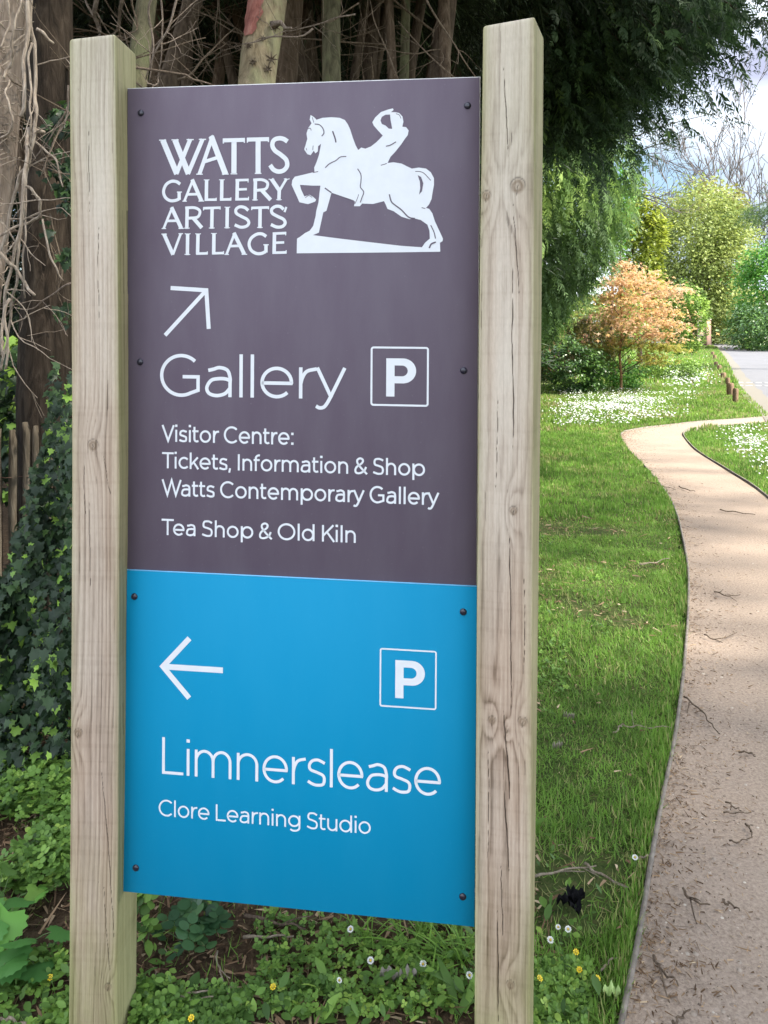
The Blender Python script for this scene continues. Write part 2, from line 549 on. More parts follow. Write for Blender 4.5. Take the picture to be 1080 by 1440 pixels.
def sheet(u0, u1, v0, v1, t=0.004, y=0.0, bev=0.0009):
    mb = MB()
    o = [(u0, -v0), (u1, -v0), (u1, -v1), (u0, -v1)]
    i = [(u0 + bev, -v0 - bev), (u1 - bev, -v0 - bev), (u1 - bev, -v1 + bev), (u0 + bev, -v1 + bev)]
    V = [(a, y, b) for a, b in i] + [(a, y + bev, b) for a, b in o] + [(a, y + t, b) for a, b in o]
    F = [(3, 2, 1, 0), (8, 9, 10, 11)]
    for k in range(4):
        q = (k + 1) % 4
        F += [(k, q, 4 + q, 4 + k), (4 + k, 4 + q, 8 + q, 8 + k)]
    mb.add(V, F)
    return mb

def ribbon(P, wd, closed=False):
    """flat mitred stroke of width wd along the (u, v) polyline"""
    P = np.asarray(P, float)
    keep = [0] + [i for i in range(1, len(P)) if np.hypot(*(P[i] - P[i - 1])) > 1e-6]
    P = P[keep]
    n = len(P)
    wd = np.broadcast_to(np.asarray(wd, float), (n,))
    L = []; Rr = []
    for i in range(n):
        if closed: a, b = P[i] - P[i - 1], P[(i + 1) % n] - P[i]
        else:
            a = P[i] - P[i - 1] if i > 0 else P[1] - P[0]
            b = P[i + 1] - P[i] if i < n - 1 else P[-1] - P[-2]
        a = a / np.hypot(*a); b = b / np.hypot(*b)
        na, nb = np.array([-a[1], a[0]]), np.array([-b[1], b[0]])
        m = na + nb; m /= np.hypot(*m) + 1e-9
        k = min(1 / max(m @ na, 0.25), 3.2)
        L.append(P[i] + m * k * wd[i] / 2); Rr.append(P[i] - m * k * wd[i] / 2)
    V = np.concatenate([L, Rr])
    F = [(i, i + 1, n + i + 1, n + i) for i in range(n - 1)]
    if closed: F.append((n - 1, 0, n, 2 * n - 1))
    return V, F

class Decal:
    """flat vinyl shapes lying on the panel; each shape a hair above the last so that none share a plane"""
    def __init__(s, h=0.00035): s.mb = MB(); s.h = h; s.k = 0
    def shape(s, V, F):
        z = -(s.h + 0.00006 * (s.k % 9)); s.k += 1
        V3 = [(p[0], z, -p[1]) for p in V]
        Fo = []
        for f in F:
            a, b, c = [np.array(V3[i]) for i in f[:3]]
            Fo.append(f if np.cross(b - a, c - a)[1] < 0 else tuple(reversed(f)))
        s.mb.add(V3, Fo)
    def stroke(s, P, wd, closed=False): s.shape(*ribbon(P, wd, closed))
    def poly(s, loops):
        loops = [np.asarray(l, float) for l in loops]
        tr = tessellate_polygon([[Vector((p[0], p[1], 0)) for p in l] for l in loops])
        s.shape(np.concatenate(loops), [tuple(t) for t in tr])

# -- single-line letter shapes, capital height 100, x-height 73
def el(cx, cy, rx, ry, a0, a1, n=26):
    t = np.radians(np.linspace(a0, a1, n))
    return [(cx + rx * math.cos(q), cy + ry * math.sin(q)) for q in t]
def glyph(c, s):
    h = s / 2
    X = 73
    sp = lambda P: [tuple(q) for q in spline(P, 7)]
    bowl = lambda cx: el(cx, 36.5, 35 - h, 37.5 - h, 0, 360, 40)
    def arch(x0, x1): return [(x0, 36)] + el((x0 + x1) / 2, 43, (x1 - x0) / 2, 31 - h, 180, 0, 22) + [(x1, 0)]
    g = {
        'o': (70, [bowl(35)]),
        'c': (60, [el(35, 36.5, 35 - h, 37.5 - h, 42, 318, 30)]),
        'e': (69, [[(h, 35), (69 - h, 35)] + el(35, 36.5, 34.5 - h, 37.5 - h, 0, 316, 34)]),
        'd': (73, [bowl(35), [(73 - h, 0), (73 - h, 102)]]),
        'p': (73, [bowl(38), [(h, -25), (h, X)]]),
        'g': (72, [el(35, 38.5, 35 - h, 35.5 - h, 0, 360, 40), [(72 - h, X), (72 - h, 2)] + el(37, 2, 35 - h, 27 - h, 0, -142, 20)]),
        'h': (59, [[(h, 0), (h, 102)], arch(h, 59 - h)]),
        'n': (59, [[(h, 0), (h, X)], arch(h, 59 - h)]),
        'm': (102, [[(h, 0), (h, X)], arch(h, 51), arch(51, 102 - h)]),
        'u': (59, [[(59 - h, X), (59 - h, 0)], [(59 - h, 37)] + el(29.5, 30, 29.5 - h, 31 - h, 0, -180, 22) + [(h, X)]]),
        'r': (37, [[(h, 0), (h, X)], sp([(h, 34), (h + 4, 50), (h + 13, 64), (37, X - h + 1)])]),
        's': (51, [sp([(48, 62), (38, 71 - h), (27, X - h + 1), (14, 70 - h), (h + 3, 55), (10, 43), (27, 37), (43, 30), (51 - h, 19), (43, h + 2), (27, h - 1), (14, h + 2), (3, 12)])]),
        'a': (57, [sp([(7, 63), (18, 70 - h), (31, X - h + 1), (47, 68 - h), (57 - h, 46), (57 - h, 30), (57 - h, 0)]),
                   sp([(57 - h, 39), (44, 43), (29, 43.5), (13, 39), (h, 22), (9, h + 4), (25, h - 1), (42, h + 4), (57 - h, 21)])]),
        'f': (38, [[(13, 0), (13, 76)] + el(33, 78, 20, 24 - h, 178, 78, 14), [(0, X - h), (36, X - h)]]),
        't': (40, [[(13, 93), (13, 20)] + sp([(13, 20), (16, h + 5), (26, h), (38, h + 3)]), [(0, X - h), (38, X - h)]]),
        'i': (s, [[(h, 0), (h, X)], ]),
        'l': (s, [[(h, 0), (h, 102)]]),
        'k': (55, [[(h, 0), (h, 102)], [(h + 1, 24), (50, X)], [(22, 46), (53, 0)]]),
        'y': (62, [[(59, X), (31, 6)] + sp([(31, 6), (24, -9), (17, -19), (8, -21), (1, -17)]), [(3, X), (32, 3)]]),
        'G': (86, [el(46, 50, 46 - h, 51.5 - h, 46, 298, 40) + [(86 - h, 15), (86 - h, 47), (49, 47)]]),
        'C': (85, [el(48, 50, 48 - h, 51.5 - h, 44, 316, 40)]),
        'V': (76, [[(3, 100), (38, h), (73, 100)]]),
        'T': (72, [[(0, 100 - h), (72, 100 - h)], [(36, 0), (36, 100 - h)]]),
        'I': (s, [[(h, 0), (h, 100)]]),
        'S': (65, [sp([(60, 85), (48, 98 - h), (34, 101 - h), (16, 97 - h), (h + 4, 76), (14, 60), (34, 53), (54, 44), (65 - h, 26), (53, h + 3), (34, h - 1), (18, h + 3), (3, 15)])]),
        'W': (118, [[(3, 100), (33, h), (59, 96), (85, h), (115, 100)]]),
        'K': (70, [[(h, 0), (h, 100)], [(h, 34), (65, 100)], [(27, 60), (69, 0)]]),
        'O': (102, [el(51, 50, 51 - h, 51.5 - h, 0, 360, 48)]),
        'L': (60, [[(h, 100), (h, h), (60, h)]]),
        '&': (76, [sp([(74, 1), (58, 17), (38, 39), (22, 60), (16, 77), (21, 92 - h / 2), (34, 101 - h), (46, 93 - h / 2), (50, 80), (44, 67), (30, 55), (14, 43), (h, 25), (10, h + 3), (27, h - 1), (46, h + 6), (60, 24), (68, 44)])]),
        ',': (16, [[(9, 12), (4, -15)]]),
        ':': (s, []),
        "'": (14, [[(9, 100), (4, 76)]]),
    }[c]
    dots = {'i': [(h, 90)], ':': [(h, 0), (h, 58)]}.get(c, [])
    return g[0], g[1], dots
SBR = {}
for c in 'oced': SBR[c] = (5, 5)
SBR.update({'c': (5, 2), 'd': (5, 9), 'p': (9, 5), 'g': (5, 9), 'h': (9, 9), 'n': (9, 9), 'm': (9, 9), 'u': (8.5, 9), 'r': (9, 0), 's': (4, 4), 'a': (5, 9),
            'f': (2, 0), 't': (2, 2), 'i': (9.5, 9.5), 'l': (9.5, 9.5), 'k': (9, 1), 'y': (1, 1), 'G': (6, 8), 'C': (6, 2), 'V': (1, 1), 'T': (3, 3), 'I': (11, 11),
            'S': (5, 5), 'W': (2, 2), 'K': (11, 1), 'O': (6, 6), 'L': (11, 2), '&': (4, 2), ',': (5, 7), ':': (9, 8), "'": (4, 4)})
KERN = {'Te': -11, 'Ti': -4, 'Wa': -6, 'Vi': -2, 'ry': -3, 'Ke': -3, 'Ki': -1}

def line(parent, text, p0, p1, cap, s, mat=None, lab=None):
    """set the text with its ink from p0 to p1 (baseline points on the panel), capital height cap"""
    pos = []; x = 0; prev = None
    for c in text:
        if c == ' ': x += 25; prev = None; continue
        wd, st, dots = glyph(c, s)
        l, r = [q * 0.8 for q in SBR[c]]
        x += l + (KERN.get(prev + c, 0) if prev else 0)
        pos.append((c, x, wd)); x += wd + r; prev = c
    x0 = pos[0][1]; x1 = pos[-1][1] + pos[-1][2]
    p0 = np.asarray(p0, float); p1 = np.asarray(p1, float)
    kx = np.hypot(*(p1 - p0)) / (x1 - x0); ky = cap / 100
    ex = (p1 - p0) / np.hypot(*(p1 - p0)); ey = np.array([ex[1], -ex[0]])
    d = Decal()
    T = lambda q, ox: p0 + ex * (q[0] + ox - x0) * kx + ey * q[1] * ky
    for c, ox, wd in pos:
        _, st, dots = glyph(c, s)
        for P in st: d.stroke([T(q, ox) for q in P], s * ky)
        for q in dots:
            b = s * 0.58
            d.poly([[T((q[0] - b, q[1]), ox), T((q[0] + b, q[1]), ox), T((q[0] + b, q[1] + 2 * b), ox), T((q[0] - b, q[1] + 2 * b), ox)]])
    o = panel_part("lettering", d.mb.mesh("lettering"), mat or vinyl, parent)
    if lab: o["label"] = lab
    return o

up = panel_part("upper_panel", sheet(0.0024, SW - 0.0016, 0.0026, SD - 0.0012, 0.004).mesh("upper_panel"), purple, sign)
up["label"] = "dark purple upper panel"
back = panel_part("backing_sheet", sheet(0, SW, 0, SD - 0.001, 0.003, 0.0041).mesh("backing_sheet"), alu, sign)
lo = panel_part("lower_panel", sheet(-0.0005, SW, SD, SH, 0.004, -0.0018).mesh("lower_panel"), blue, sign)
lo["label"] = "bright blue lower panel"
lip = panel_part("edge_trim", sheet(0.0, SW, SD - 0.0022, SD + 0.0002, 0.004, -0.0022).mesh("edge_trim"), plain("pale_blue_edge", (0.16, 0.46, 0.72), 0.4), lo)
LOZ = 0.0018

def put(o, parent):
    if parent is lo: o.location.y -= LOZ
    return o
def txt(parent, text, a, b, captop, s):
    """a, b: baseline pixels; captop: pixel on the capital line above a"""
    pa, pb, pc = UV(*a), UV(*b), UV(*captop)
    cap = abs(pa[1] - pc[1])
    put(line(parent, text, pa, pb, cap, s), parent)
# panel lines are parallel to the panel edges: take the v of each line from its two measured ends
def txt2(parent, text, xl, yl, xr, yr, cap_px, s):
    pa, pb = UV(xl, yl), UV(xr, yr)
    v = (pa[1] + pb[1]) / 2
    cap = UV(xl, yl)[1] - UV(xl, yl - cap_px)[1]
    put(line(parent, text, (pa[0], v), (pb[0], v), cap, s), parent)
txt2(up, "Gallery", 224.6, 556.8, 486.8, 561.4, 58.6, 8.3)
txt2(up, "Visitor Centre:", 227.9, 621.0, 412.6, 625.4, 23.3, 12.2)
txt2(up, "Tickets, Information & Shop", 227.9, 659.0, 597.8, 668.6, 22.6, 12.2)
txt2(up, "Watts Contemporary Gallery", 227.9, 698.0, 617.2, 709.4, 23.0, 12.2)
txt2(up, "Tea Shop & Old Kiln", 227.3, 752.8, 500.4, 762.6, 22.8, 12.2)
txt2(lo, "Limnerslease", 228.4, 1087.0, 619.8, 1119.0, 51.5, 7.8)
txt2(lo, "Clore Learning Studio", 223.6, 1145.2, 521.6, 1173.0, 22.8, 10.6)

def zpts(P, k, ox, oy): return UVs([(ox + p[0] / k, oy + p[1] / k) for p in P])
# arrows
pxm = lambda n, at_: abs(UV(at_[0] + n, at_[1])[0] - UV(*at_)[0])
d = Decal()
tip = UV(290.2, 408.2); tail = UV(232.2, 471.5)
wd = pxm(5.6, (290, 408))
d.stroke([UV(240.0, 405.0), tip, UV(293.6, 462.5)], wd)
d.stroke([tip, tail], wd * 0.95)
panel_part("arrow", d.mb.mesh("arrow"), vinyl, up)["label"] = "white thin arrow pointing up and right"
d = Decal()
wd = pxm(7.8, (262, 940))
t0 = UV(224.8, 936.4); vv = t0[1]
du = UV(262.2, 896.7)[0] - t0[0]; dvv = vv - UV(262.2, 896.7)[1]
d.stroke([(t0[0] + wd * 0.62 + du, vv - dvv), (t0[0] + wd * 0.62, vv), (t0[0] + wd * 0.62 + du, vv + dvv)], wd * 0.95)
d.stroke([(t0[0] + wd * 0.75, vv), (UV(314, 941)[0], vv)], wd)
put(panel_part("arrow", d.mb.mesh("arrow"), vinyl, lo), lo)["label"] = "white arrow pointing left"

def parking(parent, box, bw, pbox):
    (x0, y0), (x1, y1), (x2, y2), (x3, y3) = UVs(box)
    l, r, t, b = (x0 + x3) / 2, (x1 + x2) / 2, (y0 + y1) / 2, (y2 + y3) / 2
    h = bw / 2; rr = bw * 1.1
    P = []
    for cx, cy, a in ((r - h - rr, t + h + rr, -90), (r - h - rr, b - h - rr, 0), (l + h + rr, b - h - rr, 90), (l + h + rr, t + h + rr, 180)):
        P += el(cx, cy, rr, rr, a, a + 90, 6)
    d = Decal(); d.stroke(P, bw, True)
    (a, c), (e, f) = UV(pbox[0], pbox[1]), UV(pbox[2], pbox[3])
    W_, H_ = e - a, f - c
    q = lambda x, y: (a + x * W_, c + y * H_)
    outer = [q(0, 0), q(0.56, 0)] + [q(0.56 + 0.44 * math.sin(t_), 0.326 - 0.326 * math.cos(t_)) for t_ in np.linspace(0.1, 3.04, 18)] + [q(0.56, 0.652), q(0.28, 0.652), q(0.28, 1), q(0, 1)]
    hole = [q(0.28, 0.185), q(0.28, 0.467), q(0.53, 0.467)] + [q(0.53 + 0.19 * math.sin(t_), 0.326 + 0.141 * math.cos(t_)) for t_ in np.linspace(0.1, 3.04, 14)] + [q(0.53, 0.185)]
    d.poly([outer, hole])
    o = panel_part("parking_symbol", d.mb.mesh("parking_symbol"), vinyl, parent)
    put(o, parent)
    o["label"] = "bold white P in a thin square outline"
parking(up, [(521.1, 487.3), (603.3, 487.8), (602.7, 572.2), (521.1, 570.4)], pxm(2.7, (560, 530)), (543.3, 503.8, 585.0, 558.2))
parking(lo, [(534.0, 910.3), (614.5, 915.0), (613.7, 997.9), (534.0, 992.8)], pxm(2.2, (570, 950)), (556.2, 927.4, 597.4, 983.4))

# -- the carved-looking name in capitals
K1 = (5.143, 210, 170)
u1 = pxm(1 / 5.143, (310, 270))
d = Decal()
def cap(P, wd, sm=False, serif=None):
    if sm: P = spline(P, 7)
    d.stroke(zpts(P, *K1), wd * u1)
    for (x, y) in serif or []:
        q = zpts([(x - wd * 0.82, y), (x - wd * 0.3, y + 3), (x + wd * 0.3, y + 3), (x + wd * 0.82, y)], *K1)
        d.stroke(q, 6 * u1)
for P, wd in (([(98, 140), (200, 384)], 40), ([(196, 384), (296, 134)], 30), ([(186, 138), (284, 384)], 40), ([(280, 384), (386, 132)], 30),
              ([(456, 118), (362, 388)], 28), ([(448, 112), (552, 386)], 40), ([(392, 298), (505, 262)], 24), ([(436, 124), (462, 108)], 16),
              ([(532, 142), (692, 138)], 28), ([(613, 140), (612, 384)], 37), ([(706, 136), (866, 132)], 28), ([(787, 134), (787, 381)], 36)):
    cap(P, wd)
for x, y in ((98, 140), (188, 138), (297, 136), (386, 134)): cap([(x - 27, y), (x + 25, y)], 8)
for x, y in ((364, 386), (550, 385), (612, 383), (787, 380)): cap([(x - 24, y), (x + 24, y)], 8)
for x, y in ((536, 150), (688, 146), (710, 144), (862, 140)): cap([(x, y - 18), (x, y + 14)], 9)
cap([(1000, 150), (972, 132), (938, 126), (902, 140), (890, 176), (908, 214), (952, 246), (990, 282), (997, 325), (972, 358), (934, 367), (898, 352), (874, 320)], 31, True)
A_, B_ = 25, 18
cap([(224, 458), (196, 440), (160, 438), (122, 462), (104, 510), (116, 552), (148, 576), (184, 577), (216, 566)], 22, True)
cap([(217, 514), (217, 572)], 24); cap([(200, 515), (236, 515)], 8)
cap([(317, 424), (254, 580)], B_); cap([(310, 424), (378, 580)], 27); cap([(276, 532), (350, 530)], B_); cap([(240, 581), (272, 581)], 7); cap([(356, 580), (398, 580)], 7)
cap([(415, 424), (413, 579)], A_, serif=[(415, 426)]); cap([(404, 571), (488, 570)], B_); cap([(484, 556), (484, 579)], 8)
cap([(525, 423), (523, 578)], A_, serif=[(525, 425)]); cap([(514, 569), (593, 568)], B_); cap([(590, 554), (590, 577)], 8)
cap([(638, 422), (635, 576)], A_); cap([(624, 430), (719, 427)], B_); cap([(640, 497), (706, 494)], B_ - 1); cap([(622, 568), (721, 566)], B_); cap([(716, 420), (714, 446)], 7); cap([(718, 548), (718, 575)], 7)
cap([(768, 420), (765, 573)], A_, serif=[(765, 571)]); cap([(752, 428), (815, 426), (850, 442), (856, 466), (838, 494), (775, 503)], 20, True); cap([(812, 500), (878, 572)], 27)
cap([(884, 420), (942, 505)], 27); cap([(994, 418), (942, 505)], B_); cap([(941, 495), (938, 570)], A_, serif=[(884, 421), (994, 419), (938, 569)])
cap([(167, 625), (104, 779)], B_); cap([(161, 625), (232, 778)], 27); cap([(128, 724), (206, 722)], B_); cap([(90, 779), (122, 779)], 7); cap([(212, 778), (250, 778)], 7)
cap([(275, 622), (272, 776)], A_, serif=[(272, 775)]); cap([(260, 630), (325, 628), (362, 646), (364, 674), (344, 698), (284, 704)], 20, True); cap([(318, 702), (380, 774)], 27)
cap([(390, 632), (516, 628)], B_); cap([(455, 630), (452, 775)], A_, serif=[(452, 774)]); cap([(393, 628), (393, 648)], 8); cap([(513, 622), (513, 642)], 8)
cap([(565, 622), (563, 773)], A_, serif=[(565, 623), (563, 772)])
cap([(716, 648), (690, 627), (654, 622), (628, 640), (630, 668), (664, 690), (706, 712), (720, 738), (702, 762), (662, 769), (618, 752)], 21, True)
cap([(738, 630), (866, 626)], B_); cap([(802, 626), (800, 771)], A_, serif=[(800, 770)]); cap([(741, 626), (741, 646)], 8); cap([(863, 620), (863, 640)], 8)
cap([(972, 640), (946, 620), (912, 620), (886, 640), (890, 668), (926, 690), (970, 712), (983, 740), (962, 764), (922, 768), (880, 750)], 22, True)
cap([(991, 622), (978, 660)], 15)
cap([(106, 818), (172, 968)], 27); cap([(228, 815), (171, 968)], B_); cap([(88, 819), (128, 819)], 7); cap([(212, 816), (244, 816)], 7)
cap([(278, 815), (276, 966)], A_, serif=[(278, 816), (276, 965)])
cap([(353, 815), (350, 967)], A_, serif=[(353, 816)]); cap([(340, 960), (423, 958)], B_); cap([(420, 944), (420, 966)], 8)
cap([(468, 812), (466, 966)], A_, serif=[(468, 813)]); cap([(456, 958), (541, 956)], B_); cap([(537, 942), (537, 965)], 8)
cap([(619, 810), (559, 966)], B_); cap([(612, 810), (688, 965)], 27); cap([(588, 906), (664, 903)], B_); cap([(544, 966), (576, 966)], 7); cap([(668, 965), (708, 965)], 7)
cap([(846, 836), (816, 818), (778, 820), (738, 848), (722, 890), (736, 934), (772, 958), (810, 959), (842, 945)], 22, True)
cap([(844, 895), (844, 952)], 24); cap([(825, 896), (864, 896)], 8)
cap([(906, 808), (903, 962)], A_); cap([(893, 816), (991, 811)], B_); cap([(905, 882), (976, 879)], B_ - 1); cap([(891, 954), (992, 951)], B_); cap([(988, 806), (986, 828)], 7); cap([(990, 935), (990, 960)], 7)
nm = panel_part("lettering", d.mb.mesh("lettering"), vinyl, up)
nm["label"] = "large flared white capitals at the top of the panel"

# -- horse and rider emblem
K2 = (4.5, 400, 140)
body = [(160, 128), (166, 98), (188, 112), (203, 128), (240, 116), (300, 112), (350, 116), (382, 130), (402, 158), (417, 192), (432, 240), (450, 288), (467, 320), (486, 304), (512, 311),
        (546, 298), (582, 270), (606, 246), (622, 228), (592, 196), (566, 166), (556, 144), (574, 114), (610, 80), (650, 65), (686, 56), (691, 66), (674, 80), (702, 80), (727, 86), (747, 108),
        (753, 140), (746, 172), (770, 175), (786, 196), (780, 226), (760, 252), (740, 282), (702, 330), (672, 362), (652, 402), (690, 397), (740, 405), (780, 425), (806, 437), (850, 431),
        (896, 437), (926, 460), (946, 498), (946, 540), (937, 590), (931, 630), (915, 664), (896, 686), (916, 692), (936, 720), (952, 770), (976, 822), (1003, 880), (1000, 897), (984, 906), (986, 963),
        (700, 967), (400, 970), (78, 973), (80, 880), (100, 868), (130, 845), (160, 830), (182, 800), (198, 735), (201, 708), (216, 650), (222, 590), (228, 545), (180, 545), (98, 540),
        (106, 570), (126, 613), (160, 603), (184, 618), (201, 634), (194, 646), (150, 662), (95, 650), (80, 615), (60, 572), (46, 540), (50, 510), (66, 488), (110, 478), (160, 466), (190, 458),
        (189, 430), (205, 392), (219, 350), (232, 280), (213, 296), (211, 328), (196, 341), (186, 324), (166, 352), (145, 346), (125, 316), (135, 284), (145, 250), (140, 215), (150, 182), (172, 150)]
legs = [(297, 592), (340, 604), (400, 627), (447, 645), (440, 675), (478, 675), (492, 658), (560, 661), (630, 643), (641, 664), (652, 692), (690, 706), (740, 741), (790, 757), (822, 752), (862, 762),
        (905, 792), (918, 830), (920, 880), (890, 906), (870, 935), (740, 926), (560, 905), (350, 880), (180, 858), (218, 842), (238, 750), (246, 714), (266, 704), (284, 640)]
armh = [(616, 110), (640, 96), (668, 95), (672, 130), (682, 186), (660, 184), (640, 165), (616, 155), (608, 132)]
tail = [(843, 478), (865, 490), (879, 530), (871, 580), (852, 602), (859, 560), (857, 520)]
d = Decal()
d.poly([zpts(body, *K2), zpts(legs, *K2), zpts(armh, *K2), zpts(tail, *K2)])
n_white = len(d.mb.N)
d.h = 0.0006
u2 = pxm(1 / 4.5, (520, 260))
for P, wd in (([(305, 200), (314, 226), (322, 250), (326, 272)], 9), ([(258, 432), (286, 406), (326, 386), (354, 364), (392, 360)], 6), ([(463, 438), (484, 475), (484, 520), (481, 555), (502, 585), (490, 622), (480, 652)], 6),
              ([(192, 155), (222, 160), (244, 184), (250, 212), (236, 232)], 6), ([(664, 600), (676, 645), (700, 668), (740, 698), (786, 744), (826, 753)], 8), ([(926, 795), (946, 838), (956, 880)], 6),
              ([(916, 940), (930, 914), (958, 902)], 9), ([(642, 296), (672, 288), (706, 268)], 6), ([(610, 416), (630, 411), (648, 404)], 5), ([(828, 455), (856, 456), (882, 466), (906, 490), (926, 512)], 5),
              ([(180, 462), (214, 456)], 5), ([(132, 622), (154, 608), (176, 620)], 4), ([(256, 560), (298, 590)], 8), ([(706, 90), (726, 98), (738, 120)], 4), ([(150, 186), (164, 182), (170, 196)], 4),
              ([(182, 292), (180, 320)], 4), ([(138, 308), (142, 322)], 4), ([(470, 600), (462, 625), (446, 660)], 4), ([(868, 684), (892, 690)], 5), ([(176, 112), (186, 146)], 4), ([(300, 592), (440, 640)], 3)):
    d.stroke(zpts(spline(P, 5) if len(P) > 2 else P, *K2), wd * u2)
em = panel_part("emblem", d.mb.mesh("emblem"), vinyl, up)
em["label"] = "white horse and rider emblem on a plinth"
em.data.materials.append(purple)
em.data.polygons.foreach_set("material_index", np.where(np.arange(len(d.mb.N)) < n_white, 0, 1).astype(np.int32))

# -- domed bolts
def boltmesh(r=0.0076, hgt=0.0042):
    V = []; F = []; n = 20
    rings = [(1.0, 0.0), (1.0, 0.12), (0.9, 0.5), (0.66, 0.82), (0.34, 0.97)]
    for a, b in rings:
        for k in range(n):
            t = 2 * math.pi * k / n
            V.append((a * r * math.cos(t), -b * hgt, a * r * math.sin(t)))
    for i in range(len(rings) - 1):
        for k in range(n):
            q = (k + 1) % n
            F.append((i * n + k, i * n + q, (i + 1) * n + q, (i + 1) * n + k))
    V.append((0, -hgt, 0))
    F += [((len(rings) - 1) * n + k, (len(rings) - 1) * n + (k + 1) % n, len(V) - 1) for k in range(n)]
    mb = MB(); mb.add(V, F)
    return mb.mesh("bolt", True)
bme = boltmesh()
for p in ((198, 159), (657.5, 148.5), (197, 509), (652, 521)):
    u, v = UV(*p)
    panel_part("bolt", bme, boltm, up).location = (u, -0.0002, -v)
for p in ((189.5, 838.5), (651.5, 860), (191.5, 1219.5), (650.8, 1260)):
    u, v = UV(*p)
    panel_part("bolt", bme, boltm, lo).location = (u, -0.002, -v)
# battens that carry the panels behind
for v in (0.10, 0.95, 1.20, 1.70):
    mb = MB(); mb.box((SW / 2 + 0.004, 0.020, -v), (SW - 0.03, 0.024, 0.045))
    panel_part("batten", mb.mesh("batten"), alu, sign)

# -- the two weathered posts, modelled with their grain, knots and drying cracks
def woodmat():
    m, t, p = newmat("weathered_softwood")
    grain = attr(t, "grain"); knot = attr(t, "knot"); crack = attr(t, "crack"); alg = attr(t, "algae"); silver = attr(t, "silver")
    c = ramp(t, [(0.0, (0.144, 0.095, 0.062)), (0.35, (0.294, 0.211, 0.151)), (0.7, (0.422, 0.317, 0.236)), (1.0, (0.505, 0.396, 0.300))], grain)
    c = mixc(t, silver, c, ramp(t, [(0.0, (0.371, 0.320, 0.260)), (0.6, (0.587, 0.532, 0.448)), (1.0, (0.649, 0.601, 0.516))], grain))
    g = ramp(t, [(0.0, (0.154, 0.148, 0.057)), (1.0, (0.319, 0.310, 0.138))], grain)
    c = mixc(t, alg, c, g)
    c = mixc(t, knot, c, (0.175, 0.118, 0.071))
    c = mixc(t, crack, c, (0.029, 0.020, 0.014))
    fine = noise(t, 300, 4, 0.7, coord(t, (1, 1, 0.18)))
    c = mixc(t, 0.35, c, ramp(t, [(0.3, (0.567, 0.542, 0.520)), (0.7, (1, 1, 1))], fine), 'MULTIPLY')
    t.links.new(c, p.inputs['Base Color'])
    p.inputs['Roughness'].default_value = 0.85; p.inputs['Specular IOR Level'].default_value = 0.2
    bump(t, p, fine, 0.25, 0.002)
    return m
woodm = woodmat()

